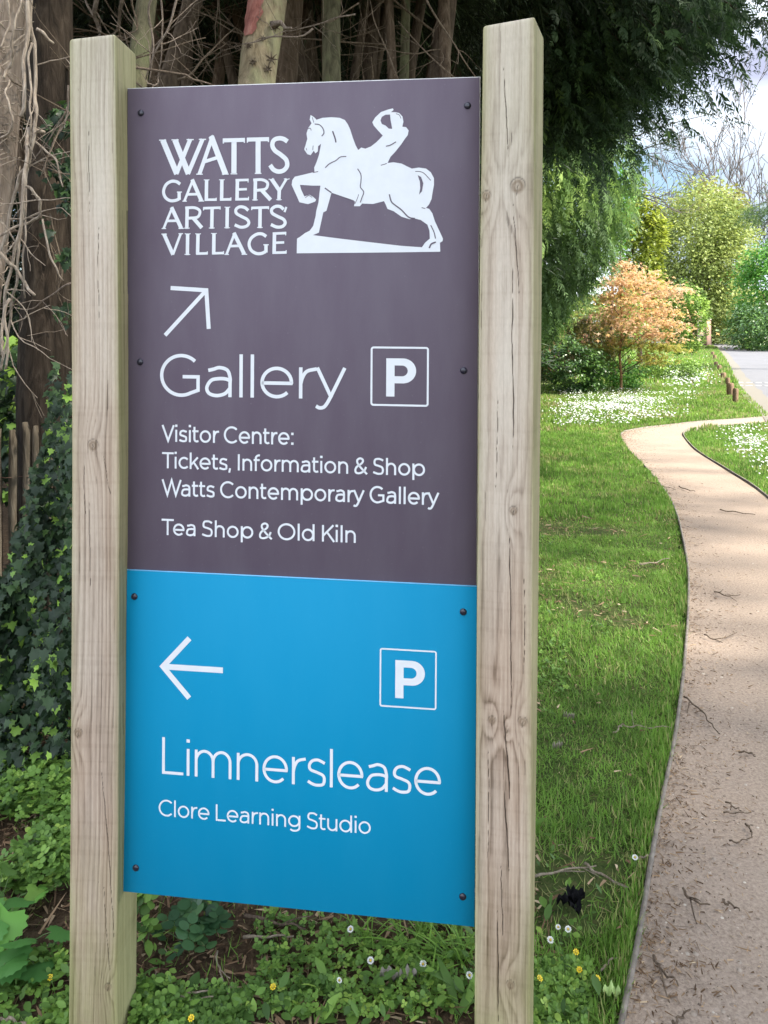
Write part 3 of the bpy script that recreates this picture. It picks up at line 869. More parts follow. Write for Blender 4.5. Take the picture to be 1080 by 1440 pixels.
def make_post(sec, ztop, depth, heart, ringw, knots, cracks, seed, label, topcut):
    """sec: rows (z, front-left x, y, yaw, width); a runs across the front, d into the post"""
    zs = np.concatenate([[-0.35], np.arange(-0.1, ztop - 0.01, 0.0032), ztop - np.array([0.008, 0.005, 0.0025, 0.001, 0.0])])
    s_ = np.array(sec)[np.argsort([q[0] for q in sec])]
    f = [np.interp(zs, s_[:, 0], s_[:, k]) for k in range(1, 5)]
    # smooth the interpolation
    ker = np.hanning(161); ker /= ker.sum()
    f = [np.convolve(np.pad(q, 80, 'edge'), ker, 'valid') for q in f]
    fx, fy, th, wd = f
    # perimeter (fraction across, fraction deep) with eased arrises
    nf, ns, nb = 104, 64, 12
    per = [('f', q) for q in np.linspace(0.0, 1.0, nf)] + [('r', q) for q in np.linspace(0, 1, ns)[1:-1]] + [('b', q) for q in np.linspace(1, 0, nb)] + [('l', q) for q in np.linspace(1, 0, ns)[1:-1]]
    side = np.array([{'f': 0, 'r': 1, 'b': 2, 'l': 3}[k] for k, _ in per]); fr = np.array([q for _, q in per])
    A = np.where(side == 0, fr, np.where(side == 1, 1.0, np.where(side == 2, fr, 0.0)))
    D = np.where(side == 0, 0.0, np.where(side == 1, fr, np.where(side == 2, 1.0, fr)))
    m = len(per); Z = zs[:, None]
    a = A[None] * wd[:, None]; dd = D[None] * depth + 0 * Z
    # ease the corners by 2.5 mm
    rr = 0.003
    ax = np.minimum(a, wd[:, None] - a); dx = np.minimum(dd, depth - dd)
    ca = np.clip(rr - dx, 0, rr) * (ax < 1e-6); cd = np.clip(rr - ax, 0, rr) * (dx < 1e-6)
    corner = (ax < 1e-6) & (dx < 1e-6)
    pull = lambda q: rr - np.sqrt(np.maximum(rr * rr - q * q, 0))
    pa = np.where(corner, rr * 0.3, pull(ca)); pd = np.where(corner, rr * 0.3, pull(cd))
    na = np.where(A < 0.5, 1, -1)[None]; ndp = np.where(D < 0.5, 1, -1)[None]
    # growth rings
    wob = 0.010 * (fbm(Z * 1.1, 0.3, seed, 3) - 0.5) + 0.004 * (fbm(Z * 5, 3.3, seed + 1, 2) - 0.5)
    ha, hd = heart
    q = np.hypot((a - ha - wob * 2.2), (dd - hd) * 1.0 + 0.010 * (fbm(Z * 0.8, 7.7, seed + 2, 2) - 0.5) * 2)
    q = q + 0.0045 * (fbm(a * 22 + dd * 15, Z * 1.6, seed + 9, 2) - 0.5) + 0.0022 * (fbm(a * 60, Z * 7, seed + 3, 3) - 0.5) + 0.0007 * (vnoise(a * 400, Z * 40, seed + 8) - 0.5)
    kn = np.zeros_like(q); kring = np.zeros_like(q)
    for (ka, kz, kr, kside) in knots:
        on = (side == kside)[None]
        u = a if kside in (0, 2) else dd
        e = np.hypot((u - ka) / kr, (Z - kz) / (kr * 1.12))
        e2 = np.hypot((u - ka) / (kr * 2.6), (Z - kz) / (kr * 7.5))
        q = q + on * ringw * 1.9 * np.exp(-e2 ** 2 * 1.6) * np.where(u > ka, 1, 1)
        ins = on * np.clip(1.25 - e, 0, 1)
        kn = np.maximum(kn, on * np.clip((1.03 - e) * 6, 0, 1) * (0.30 + 0.40 * fbm(u * 420, Z * 420, seed + 61, 3) + 0.22 * np.cos(e * 9 + 1)))
        kring = np.maximum(kring, on * np.exp(-((e - 1.05) / 0.10) ** 2) * np.clip(0.35 + 0.6 * (Z - kz) / kr + 0.3 * (vnoise(u * 300, Z * 300, seed + 62) - 0.5), 0, 0.85))
        kring = np.maximum(kring, on * (np.abs(u - ka - 0.12 * (Z - kz) - 0.0008 * np.sin(Z * 900)) < 0.0008) * (Z < kz + kr * 0.3) * (Z > kz - kr * 1.25) * 0.8)
    ph = q / ringw
    fr_ = ph - np.floor(ph)
    late = np.where(fr_ < 0.72, fr_ / 0.72, (1 - fr_) / 0.28)           # slow early wood, abrupt late-wood edge
    late = late * late * (0.25 + 0.75 * vnoise(np.floor(ph) * 1.7, Z * 1.4, seed + 11)) * (0.65 + 0.35 * vnoise(a * 260, Z * 22, seed + 12))
    fib = 0.5 * fbm(a * 900 + dd * 700, Z * 9, seed + 4, 2) + 0.5 * fbm(a * 260 + dd * 260 + q * 300, Z * 2.4, seed + 6, 2)
    blot = fbm(a * 14 + dd * 9, Z * 3.2, seed + 5, 4)
    grain = np.clip(0.84 - 0.78 * late + 1.05 * (fib - 0.5) + 0.8 * (blot - 0.5), 0, 1)
    # cracks
    cr_ = np.zeros_like(q)
    for (P, wk) in cracks:
        P = spline(np.array(P), 6)
        pz = P[:, 1]; o = np.argsort(pz)
        ca_ = np.interp(zs, pz[o], P[o, 0], left=-9, right=-9)
        tt = np.clip((zs - pz.min()) / (np.ptp(pz) + 1e-9), 0, 1)
        wz = wk * np.clip(np.minimum(tt, 1 - tt) * 5, 0, 1) * (0.5 + 0.9 * vnoise(zs * 24, 1.0, seed + 13))
        ca_ = ca_ + 0.0012 * (fbm(zs * 45, 2.0, seed + 14, 3) - 0.5) * 2
        cr_ = np.maximum(cr_, (side == 0)[None] * np.clip(1.4 - np.abs(a - ca_[:, None]) / (wz[:, None] + 1e-6), 0, 1) * (wz > 1e-5)[:, None])
    # short surface checks that follow the grain
    chk = (vnoise(a * 330 + 5 * wob * 100, Z * 5.5, seed + 21) > 0.90) & (late > 0.30)
    cr_ = np.maximum(cr_, chk * 0.40)
    # saw marks across the face
    saw = 0.06 * (vnoise(Z * 140, a * 2, seed + 31) > 0.80)
    grain = np.clip(grain - saw, 0, 1)
    edge = np.minimum(a, wd[:, None] - a) / wd[:, None]
    top = np.clip((Z - (ztop - 0.45)) / 0.45, 0, 1)
    low = np.clip((0.55 - Z) / 0.5, 0, 1)
    sidef = (side != 0)[None]
    alg = (0.35 + 0.5 * fbm(Z * 6 + a * 30, a * 8, seed + 44)) * np.exp(-edge / 0.075) * (side == 0)[None] + 0.42 * top * (0.4 + 0.9 * (fbm(a * 25, Z * 4, seed + 41) - 0.3)) * (side == 0)[None] + 1.1 * low * fbm(a * 20 + dd * 20, Z * 6, seed + 42) + sidef * (0.42 + 0.6 * fbm(dd * 22, Z * 3, seed + 43))
    alg = np.clip(alg, 0, 0.9)
    silver = np.clip(0.05 + 0.9 * (fbm(a * 18, Z * 2.3, seed + 51) - 0.45) + 0.35 * np.clip((Z - 0.9) / 1.0, 0, 1) + 0.35 * top - 0.3 * low, 0, 0.72) * (side == 0)[None] + sidef * 0.18 * top
    # surface relief: late wood stands proud, cracks sink
    rel = 0.0005 * (grain - 0.6) - 0.005 * np.clip(cr_ * 1.1 - 0.25, 0, 1) - 0.0008 * kring + 0.0008 * kn
    ox = np.where(side == 1, 1.0, np.where(side == 3, -1.0, 0.0))[None] * rel
    od = np.where(side == 0, -1.0, np.where(side == 2, 1.0, 0.0))[None] * rel
    a2 = a + na * pa * ((side == 1) | (side == 3) | corner)[...] + 0
    a2 = np.where((side == 0)[None] & ~corner, a, a2) + ox
    d2 = dd + ndp * pd * ((side == 0) | (side == 2))[None] + od
    inset = np.zeros(len(zs)); inset[-5:] = [0.0002, 0.0006, 0.0014, 0.0026, 0.0045]
    a2 = a2 + inset[:, None] * np.where(a2 < wd[:, None] / 2, 1, -1) * np.minimum(1, np.abs(a2 - wd[:, None] / 2) / (wd[:, None] / 2))
    d2 = d2 + inset[:, None] * np.where(d2 < depth / 2, 1, -1) * np.minimum(1, np.abs(d2 - depth / 2) / (depth / 2))
    ct, st = np.cos(th)[:, None], np.sin(th)[:, None]
    X = fx[:, None] + a2 * ct + d2 * st
    Y = fy[:, None] - a2 * st + d2 * ct
    ZZ = Z + 0 * X + np.clip((Z - ztop + 0.25) / 0.25, 0, 1) * topcut * (a2 / wd[:, None] - 0.5)
    V = np.stack([X, Y, ZZ], 2).reshape(-1, 3)
    n = len(zs)
    idx = (np.arange(n - 1)[:, None] * m + np.arange(m)[None]); nxt = (np.arange(n - 1)[:, None] * m + (np.arange(m) + 1) % m)
    L = np.stack([idx, nxt, nxt + m, idx + m], 2).reshape(-1)
    L = np.concatenate([L, (n - 1) * m + np.arange(m)])
    sizes = np.concatenate([np.full((n - 1) * m, 4), [m]])
    at_ = {k: v.reshape(-1) for k, v in dict(grain=grain, knot=np.clip(kn, 0, 0.8), crack=np.clip(np.maximum(cr_, kring * 0.8), 0, 1), algae=alg, silver=silver).items()}
    Mi = SIGNI
    V = V @ Mi[:3, :3].T + Mi[:3, 3]
    me = npmesh("post", V, L, sizes, None, at_, smooth=True)
    o = link("post", me, woodm, sign)
    o["label"] = label
    return o

def secrow(py, flx, frx, dfr, th):
    """row of a post from the photo columns of its two front arrises, the depth of the right one and its yaw"""
    z = EYE - (py - CY) / FPX * dfr
    xr = (frx - CX) / FPX * dfr
    k = (flx - CX) / FPX                       # left arris: xr - w cos, dfr + w sin
    w_ = (xr - k * dfr) / (math.cos(th) + k * math.sin(th))
    return (z, xr - w_ * math.cos(th), dfr + w_ * math.sin(th), th, w_)
rad = math.radians
LS = [secrow(50, 97.3, 161.5, 1.656, rad(3.2)), secrow(330, 99.4, 165.5, 1.662, rad(3.2)), secrow(640, 101.3, 168, 1.672, rad(3.0)), secrow(1030, 99.5, 167, 1.684, rad(2.6)), secrow(1440, 96.5, 164.5, 1.700, rad(2.2)),
      ]
RS = [secrow(24, 679.3, 752.5, 1.530, rad(20.5)), secrow(480, 673.0, 751.0, 1.535, rad(19.0)), secrow(960, 669.8, 748.3, 1.545, rad(17)), secrow(1440, 667.0, 745, 1.555, rad(15))]
for Q in (LS, RS):
    a_, b_ = Q[-2], Q[-1]
    k = (-0.35 - b_[0]) / (b_[0] - a_[0])
    Q.append(tuple(b_[i] + (b_[i] - a_[i]) * k if i < 3 else b_[i] for i in range(5)))
def onface(sec, px, py, dist):
    z = EYE - (py - CY) / FPX * dist
    q = np.array(sorted(sec))
    fx, fy, th, wd_ = [np.interp(z, q[:, 0], q[:, k]) for k in range(1, 5)]
    k = (px - CX) / FPX
    a = (k * fy - fx) / (math.cos(th) + k * math.sin(th))
    return (a, z)
kl = [(*onface(LS, 131, 627, 1.67), 0.0115, 0), (*onface(LS, 110, 1031, 1.69), 0.0095, 0), (*onface(LS, 152, 1388, 1.7), 0.008, 0)]
kr_ = [(*onface(RS, 728, 262, 1.545), 0.0145, 0), (*onface(RS, 684, 274, 1.55), 0.0095, 0), (*onface(RS, 722, 720, 1.545), 0.0085, 0), (*onface(RS, 692, 1017, 1.56), 0.008, 0),
       (*onface(RS, 735, 1016, 1.55), 0.0095, 0), (*onface(RS, 713, 1032, 1.55), 0.004, 0), (*onface(RS, 718, 1388, 1.56), 0.0085, 0)]
def crk(sec, pts, wk, dist): return ([onface(sec, x, y, dist) for x, y in pts], wk)
cl = [crk(LS, [(141, 1062), (146, 1120), (152, 1190), (158, 1280), (161, 1340)], 0.00056, 1.69), crk(LS, [(146, 1240), (149, 1300), (155, 1370)], 0.00050, 1.7),
      crk(LS, [(125, 690), (126, 760), (127, 830)], 0.00037, 1.675), crk(LS, [(146, 640), (152, 680), (157, 700)], 0.00050, 1.675), crk(LS, [(119, 640), (118, 690), (121, 730)], 0.00043, 1.675),
      crk(LS, [(125, 180), (125, 230), (126, 300)], 0.00031, 1.66), crk(LS, [(139, 300), (138, 380), (140, 470)], 0.00031, 1.665)]
crr = [crk(RS, [(708, 92), (710, 133), (713, 180), (715, 222)], 0.00050, 1.545), crk(RS, [(721, 285), (726, 350), (729, 395), (730, 425)], 0.00062, 1.545), crk(RS, [(721, 375), (720.5, 430), (720, 500), (722, 560), (721, 640)], 0.00074, 1.545),
       crk(RS, [(716, 740), (717, 800), (718, 880), (719, 960), (718.5, 1010)], 0.00081, 1.55), crk(RS, [(708, 1000), (711, 1040), (714, 1080), (717, 1132)], 0.00099, 1.555), crk(RS, [(709, 1110), (711, 1150), (713, 1180), (716, 1240)], 0.00118, 1.555),
       crk(RS, [(704, 1215), (705, 1250), (706, 1285), (707.5, 1325)], 0.00087, 1.56), crk(RS, [(699, 1280), (700, 1330), (700, 1390), (700.5, 1450)], 0.00081, 1.56), crk(RS, [(700, 560), (699, 620), (697, 690)], 0.00037, 1.55),
       crk(RS, [(736, 800), (738, 880), (737, 950)], 0.00037, 1.55), crk(RS, [(686, 1050), (687, 1130), (686, 1210)], 0.00037, 1.56)]
lz = max(q[0] for q in LS); rz = max(q[0] for q in RS)
make_post(LS, lz, 0.120, (-0.030, 0.085), 0.0072, kl, cl, 3, "left weathered square post with two knots", 0.009)
make_post(RS, rz, 0.112, (0.050, 0.115), 0.0058, kr_, crr, 8, "right weathered square post with long drying cracks", 0.004)

# ------------------------------------------------------------------ trees
rng = np.random.default_rng(11)
bark_brown = barkmat("brown_bark", (0.045, 0.030, 0.020), (0.12, 0.085, 0.058), (0.21, 0.16, 0.115))
bark_dark = barkmat("dark_bark", (0.032, 0.022, 0.015), (0.082, 0.060, 0.042), (0.15, 0.115, 0.082))
bark_black = barkmat("blackish_bark", (0.013, 0.010, 0.007), (0.038, 0.028, 0.020), (0.085, 0.066, 0.048))
bark_green = barkmat("green_grey_bark", (0.05, 0.045, 0.028), (0.12, 0.11, 0.065), (0.19, 0.17, 0.105), (0.16, 0.165, 0.085))
bark_pale = barkmat("pale_lichen_bark", (0.11, 0.085, 0.05), (0.25, 0.20, 0.125), (0.36, 0.30, 0.195), (0.30, 0.29, 0.16))
bark_vine = barkmat("flaky_grey_bark", (0.10, 0.075, 0.058), (0.22, 0.175, 0.14), (0.36, 0.30, 0.25))
twigm = barkmat("bare_twig", (0.10, 0.078, 0.06), (0.22, 0.175, 0.14), (0.36, 0.30, 0.24), scale=3)
twigdark = barkmat("dead_twig", (0.07, 0.05, 0.036), (0.16, 0.122, 0.088), (0.26, 0.205, 0.15), scale=3)
vinem = barkmat("pale_vine", (0.16, 0.125, 0.095), (0.33, 0.27, 0.21), (0.48, 0.41, 0.33), scale=3)
redpatch = barkmat("peeled_red_bark", (0.16, 0.055, 0.045), (0.30, 0.12, 0.095), (0.42, 0.22, 0.17))

conif_dark = leafmat("cypress_shaded", [(0.0, (0.015, 0.031, 0.015)), (0.45, (0.043, 0.086, 0.035)), (0.75, (0.081, 0.150, 0.050)), (1.0, (0.163, 0.273, 0.072))], 0.65, 0.3)  # greens darkened to carry the shade of the backlit overhanging boughs
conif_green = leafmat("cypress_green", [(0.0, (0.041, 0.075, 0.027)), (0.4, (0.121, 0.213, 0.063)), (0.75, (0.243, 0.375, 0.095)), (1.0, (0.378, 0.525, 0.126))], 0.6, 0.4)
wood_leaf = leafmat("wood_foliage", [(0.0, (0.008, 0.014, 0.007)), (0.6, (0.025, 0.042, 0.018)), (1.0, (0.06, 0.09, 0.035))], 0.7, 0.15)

DIAMOND = ([(0, 0, 0), (0.5, 0.28, 0.05), (1, 0, -0.04), (0.5, -0.28, 0.05)], [(0, 1, 2, 3)])
BLADE = ([(0, -0.5, 0), (0, 0.5, 0), (0.5, 0.42, 0.03), (0.5, -0.42, 0.03), (1, 0, -0.05)], [(0, 3, 2, 1), (3, 4, 2)])

def frond(n=9, wide=0.06):
    """a drooping flat spray of scale-leaf shoots"""
    V = []; F = []
    for i in range(n):
        t = i / (n - 1)
        x = t; z = -0.30 * t * t
        ln = 0.36 * (1 - 0.70 * t) * (0.65 + 0.35 * math.sin(i * 2.3)) + 0.04
        for s in (-1, 1):
            k = len(V)
            dx, dy, dz = 0.75 * ln, s * 0.62 * ln, -0.45 * ln
            V += [(x, 0, z), (x + dx * 0.5, dy * (0.50 + wide), z + dz * 0.35), (x + dx, dy, z + dz), (x + dx * 0.58, dy * (0.50 - wide), z + dz * 0.55)]
            F.append((k, k + 1, k + 2, k + 3))
    k = len(V)
    V += [(0, -0.012, 0), (0.5, -0.012, -0.075), (1.05, 0, -0.33), (0.5, 0.012, -0.075)]
    F.append((k, k + 1, k + 2, k + 3))
    return V, F
FROND = frond(14)
FROND5 = frond(5)
SPRAY = frond(8, 0.26)

def curve_line(a, b, sag, n, rr, k):
    """a wandering line from a to b"""
    t = np.linspace(0, 1, n)[:, None]
    P = np.asarray(a) * (1 - t) + np.asarray(b) * t
    P[:, 2] += sag * (t[:, 0] * (1 - t[:, 0])) * 4
    for i in range(3):
        P += (rr / (i + 1)) * np.sin(t * (3.1 * (i + 1.3)) + k * (1.7 + i) + np.array([[0, 1.3, 2.7]])) * (t * (1 - t)) * 2
    return P

def trunkmesh(base, top, r0, r1, name="trunk", n=14, seg=26, wob=0.1, k=0, flare=0.5):
    P = curve_line(base, top, 0, seg, wob, k)
    t = np.linspace(0, 1, seg)
    R = r0 * (1 - t) + r1 * t
    R = R * (1 + flare * np.exp(-t * seg * 0.28))
    R = R * (1 + 0.07 * (vnoise(t * 14, k * 3.1, 77) - 0.5) * 2)
    mb = MB(); mb.tube(P, R, n)
    # flutes and knobbles
    V = np.concatenate(mb.V)
    c = np.repeat(P, n, 0)
    ang = np.tile(np.linspace(0, 2 * np.pi, n, endpoint=False), seg)
    f = 1 + 0.10 * (vnoise(ang * 1.9 + 3 * k, V[:, 2] * 1.3, 31) - 0.5) * 2 + 0.05 * (vnoise(ang * 4, V[:, 2] * 7, 33) - 0.5)
    mb.V = [c + (V - c) * f[:, None]]
    return mb.mesh(name, True), P

def twig_tubes(mb, start, dirn, length, r, depth, rng_, droop=0.0, n=5, spread=0.55, kids=3, wig=0.10, minr=0.0015):
    seg = 6 if depth > 0 else 4
    P = [np.asarray(start, float)]; d = np.asarray(dirn, float); d /= np.linalg.norm(d)
    for i in range(seg):
        d = d + rng_.normal(0, wig, 3) + np.array([0, 0, -droop / seg]); d /= np.linalg.norm(d)
        P.append(P[-1] + d * length / seg)
    P = np.array(P)
    mb.tube(P, np.linspace(r, max(r * 0.45, minr), seg + 1), n, rng_.uniform(), cap=False)
    if depth > 0:
        for i in range(kids):
            q = rng_.integers(2, seg + 1)
            dd = (P[q] - P[q - 1]); dd /= np.linalg.norm(dd)
            dd = dd + rng_.normal(0, spread, 3)
            twig_tubes(mb, P[q], dd, length * rng_.uniform(0.45, 0.75), max(r * 0.5, minr), depth - 1, rng_, droop, max(n - 1, 3), spread, kids, wig, minr)

# -- woodland behind the sign: photo column at the top of the panel, depth, half width in pixels, lean, bark
def wood_tree(px0, py0, px1, Y, hw, mat, label, k, group=None, H=9.0, twigs=5, flare=0.5):
    """trunk through photo column px0 at row py0 and px1 at row 0, standing Y metres away"""
    a = at(px0, py0, Y); b = at(px1, 0, Y + 0.15)
    d = (b - a) / (b[2] - a[2])
    base = a - d * (a[2] + 0.05) * 0.75; base[2] = -0.05
    base[0] += (a - d * a[2])[0] * 0.0
    top = a + d * (H - a[2])
    r = hw / FPX * Y
    root = empty("woodland_tree", tuple(base))
    tag(root, label, "tree", group)
    # keep the measured line exact where it is seen: trunk as a bent line base - a - top
    n = 30; zz = np.linspace(base[2], H, n)
    xs = np.interp(zz, [base[2], a[2], b[2], H], [base[0], a[0], b[0], top[0]]); ys = np.interp(zz, [base[2], a[2], H], [base[1], a[1], top[1]])
    P = np.stack([xs, ys, zz], 1) + 0.02 * np.stack([np.sin(zz * 1.7 + k), np.cos(zz * 1.3 + k), 0 * zz], 1) - base
    R = r * (1.1 - 0.35 * (zz / H)) * (1 + flare * np.exp(-zz * 3.0)) * (1 + 0.08 * (vnoise(zz * 4, k * 2.3, 5) - 0.5) * 2)
    mb = MB(); mb.tube(P, R, 14)
    V = np.concatenate(mb.V); c = np.repeat(P, 14, 0); ang = np.tile(np.linspace(0, 2 * np.pi, 14, endpoint=False), n)
    f = 1 + 0.16 * (vnoise(ang * 1.6 + 3 * k, V[:, 2] * 2.3, 31) - 0.5) + 0.10 * (vnoise(ang * 5, V[:, 2] * 8, 33) - 0.5)
    mb.V = [c + (V - c) * f[:, None]]
    link("trunk", mb.mesh("trunk", True), mat, root)
    r_ = np.random.default_rng(100 + k)
    if twigs:
        for i in range(twigs):
            mb = MB()
            z = r_.uniform(1.0, 6.2); j = int(np.argmin(abs(zz - z)))
            th = r_.uniform(0, 2 * np.pi) if px0 < 430 else r_.uniform(1.7, 4.6)
            twig_tubes(mb, P[j], (math.cos(th), math.sin(th) - 0.2, r_.uniform(-0.35, 0.5)), r_.uniform(0.7, 1.7), r_.uniform(0.006, 0.013), 2, r_, 0.25, 5, 0.5, 3, 0.13)
            link("dead_branch", mb.mesh("dead_branch", True), twigdark, root)
    return root, P, base

crownm = {}
def wood_crown(root, P, kk, z0=4.6, R=2.0, H=5.0, n=1900):
    if kk not in crownm:
        r_ = np.random.default_rng(500 + kk)
        th = r_.uniform(0, 2 * np.pi, n); zz = r_.uniform(0, 1, n) ** 0.8
        rad_ = (1 - 0.75 * zz) * np.sqrt(r_.uniform(0, 1, n)) * (0.75 + 0.5 * vnoise(th * 2, zz * 6, kk))
        pp = np.stack([np.cos(th) * rad_ * R, np.sin(th) * rad_ * R, zz * H], 1)
        crownm[kk] = scatter("crown", *FROND5, pp, rotm(r_, n, r_.normal(0.5, 0.4, n), th + r_.normal(0, 0.5, n)), r_.uniform(0.3, 0.6, n), r_.uniform(0, 1, n))
        crownm[kk].materials.append(wood_leaf)
    o = link("crown", crownm[kk], None, root)
    j = int(np.argmin(abs(P[:, 2] - z0 - 1)))
    o.location = (P[j][0], P[j][1], z0)
    o.rotation_euler = (0, 0, kk * 1.7 + P[j][0])
    return o

GW = "dark trunks in the wood behind the sign"
specs = [
    # px0, py0, px1, Y, hw, bark, label, twigs, flare
    (365, 116, 378, 4.6, 27, bark_pale, "pale lichen-spotted tree with a red peeled patch above the purple panel", 4),
    (192, 118, 203, 4.0, 15, bark_green, "greenish slim tree leaning just right of the left post", 3),
    (232, 116, 268, 5.2, 15, bark_dark, "dark tree leaning right, second from the left post", 5),
    (401, 110, 414, 6.0, 17, bark_brown, "brown tree close behind the pale lichen-spotted trunk", 5),
    (430, 110, 434, 7.0, 9, bark_brown, "thin brown tree two to the right of the pale trunk", 5),
    (470, 110, 468, 5.6, 14, bark_green, "mid-brown mossy tree above the horse emblem", 5),
    (519, 110, 524, 6.6, 10, bark_dark, "thin dark tree above the rider's raised arm", 6),
    (566, 108, 567, 6.2, 7, bark_green, "very thin greenish tree above the right half of the panel", 5),
    (612, 108, 628, 6.0, 15, bark_dark, "dark leaning tree beside the right post", 6),
    (70, 470, 62, 3.75, 34, bark_black, "broad dark trunk with hanging roots left of the left post", 4),
]
WT = []
for k, (px0, py0, px1, Y, hw, mat, lab, tw) in enumerate(specs):
    root, P, base_ = wood_tree(px0, py0, px1, Y, hw, mat, lab, k, None, 9.5, tw)
    wood_crown(root, P, k % 3)
    WT.append((root, P, base_))
# knots, scars and peeled red patch of the pale tree
root, P, base_ = WT[0]
mb = MB()
jj = [int(np.argmin(abs(P[:, 2] - z))) for z in (3.35,)]
pc = at(352, 22, 4.6) - base_
th_ = np.linspace(0, 2 * np.pi, 18, endpoint=False)
Vp = []; rr0 = 27 / FPX * 4.6
cxx = np.interp(pc[2], P[:, 2], P[:, 0]); cyy = np.interp(pc[2], P[:, 2], P[:, 1])
rows = np.linspace(-0.13, 0.16, 9)
for i, dz in enumerate(rows):
    z = pc[2] + dz
    cxx = np.interp(z, P[:, 2], P[:, 0]); cyy = np.interp(z, P[:, 2], P[:, 1])
    wv_ = 0.75 * (1 - (abs(i - 5) / 6.5) ** 2) + 0.12 * math.sin(i * 2.1)
    for a in np.linspace(-1, 1, 8):
        an = math.radians(238) + a * wv_ * 0.75
        Vp.append((cxx + math.cos(an) * rr0 * 1.10, cyy + math.sin(an) * rr0 * 1.10, z))
mb.add(Vp, [(i * 8 + j, i * 8 + j + 1, i * 8 + 9 + j, i * 8 + 8 + j) for i in range(8) for j in range(7)])
link("peeled_patch", mb.mesh("peeled_patch", True), redpatch, root)
mb = MB()
for (px, py, s_) in ((384, 88, 0.020), (360, 96, 0.012), (388, 38, 0.016), (372, 60, 0.010), (380, 104, 0.014), (352, 70, 0.011)):
    q = at(px, py, 4.6) - base_
    cxx = np.interp(q[2], P[:, 2], P[:, 0]); cyy = np.interp(q[2], P[:, 2], P[:, 1])
    dxx = np.clip((q[0] - cxx) / rr0, -0.9, 0.9)
    sy = cyy - math.sqrt(1 - dxx ** 2) * rr0 * 0.98
    mb = MB()
    for j in range(7):
        an = j * 0.9 + px
        mb.tube([(q[0], sy, q[2]), (q[0] + math.cos(an) * s_, sy - 0.016, q[2] + math.sin(an) * s_), (q[0] + math.cos(an) * s_ * 2.1, sy - 0.02, q[2] + math.sin(an) * s_ * 2)], [0.006, 0.004, 0.002], 5)
    link("branch_scar", mb.mesh("branch_scar"), twigdark, root)
mb = MB()
q = at(402, 40, 4.55) - base_
mb.tube([q + (-0.09, 0.02, 0.03), q + (-0.03, 0, 0.035), q + (0.0, 0, 0.0), q + (0.035, -0.02, -0.005)], [0.022, 0.016, 0.011, 0.008], 7)
link("branch_stub", mb.mesh("branch_stub", True), twigm, root)

# deeper, anonymous trunks
r2 = np.random.default_rng(5)
for k in range(46):
    Y = r2.uniform(7.2, 13.0) if k < 30 else r2.uniform(5.8, 7.4)
    px = r2.uniform(20, 800) if k > 8 else 40 + k * 88
    if k >= 30: px = 215 + (k - 30) * 28 + r2.normal(0, 6)
    px = px if px < 640 else px - 160
    root, P, base_ = wood_tree(px, 110, px + r2.normal(0, 14), Y, r2.uniform(5, 11), bark_dark if k % 3 else bark_brown, "slender dark trunk deep in the wood behind the sign", 30 + k, GW, 10, 4 if k % 2 else 6)
    wood_crown(root, P, k % 3, 4.2 + r2.uniform(0, 1.0))

# the wood beyond, one dark mass
n = 22000
P_ = np.stack([r2.uniform(-17, 2.6, n), r2.uniform(13, 19, n), r2.uniform(0, 12, n)], 1)
P_ = P_[(P_[:, 0] < 0.15 * P_[:, 1] + 0.2)]
n = len(P_)
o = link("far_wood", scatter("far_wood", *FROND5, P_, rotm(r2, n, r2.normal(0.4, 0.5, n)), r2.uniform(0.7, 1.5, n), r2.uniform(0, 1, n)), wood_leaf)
tag(o, "dark evergreen wood closing off the view behind the trunks", "woodland", None, "stuff")
n = 12000
P_ = np.stack([r2.uniform(-32, 3.5, n), r2.uniform(20, 27, n), r2.uniform(0, 14, n)], 1); P_ = P_[P_[:, 0] < 0.13 * P_[:, 1]]; n = len(P_)
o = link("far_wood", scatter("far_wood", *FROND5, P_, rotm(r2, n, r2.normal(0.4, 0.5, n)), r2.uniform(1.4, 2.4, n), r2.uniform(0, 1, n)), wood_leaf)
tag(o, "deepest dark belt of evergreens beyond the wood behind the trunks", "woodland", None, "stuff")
# canopy over the nearer trunks
n = 9000
P_ = np.stack([r2.uniform(-9, 1.6, n), r2.uniform(2.5, 13, n), r2.uniform(5.8, 9.5, n)], 1)
P_ = P_[P_[:, 0] < 0.12 * P_[:, 1] - 0.4]; n = len(P_)
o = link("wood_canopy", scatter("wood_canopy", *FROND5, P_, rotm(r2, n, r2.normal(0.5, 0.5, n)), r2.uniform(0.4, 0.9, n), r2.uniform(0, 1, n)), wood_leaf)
tag(o, "dark closed canopy over the trunks behind the sign", "woodland canopy", None, "stuff")

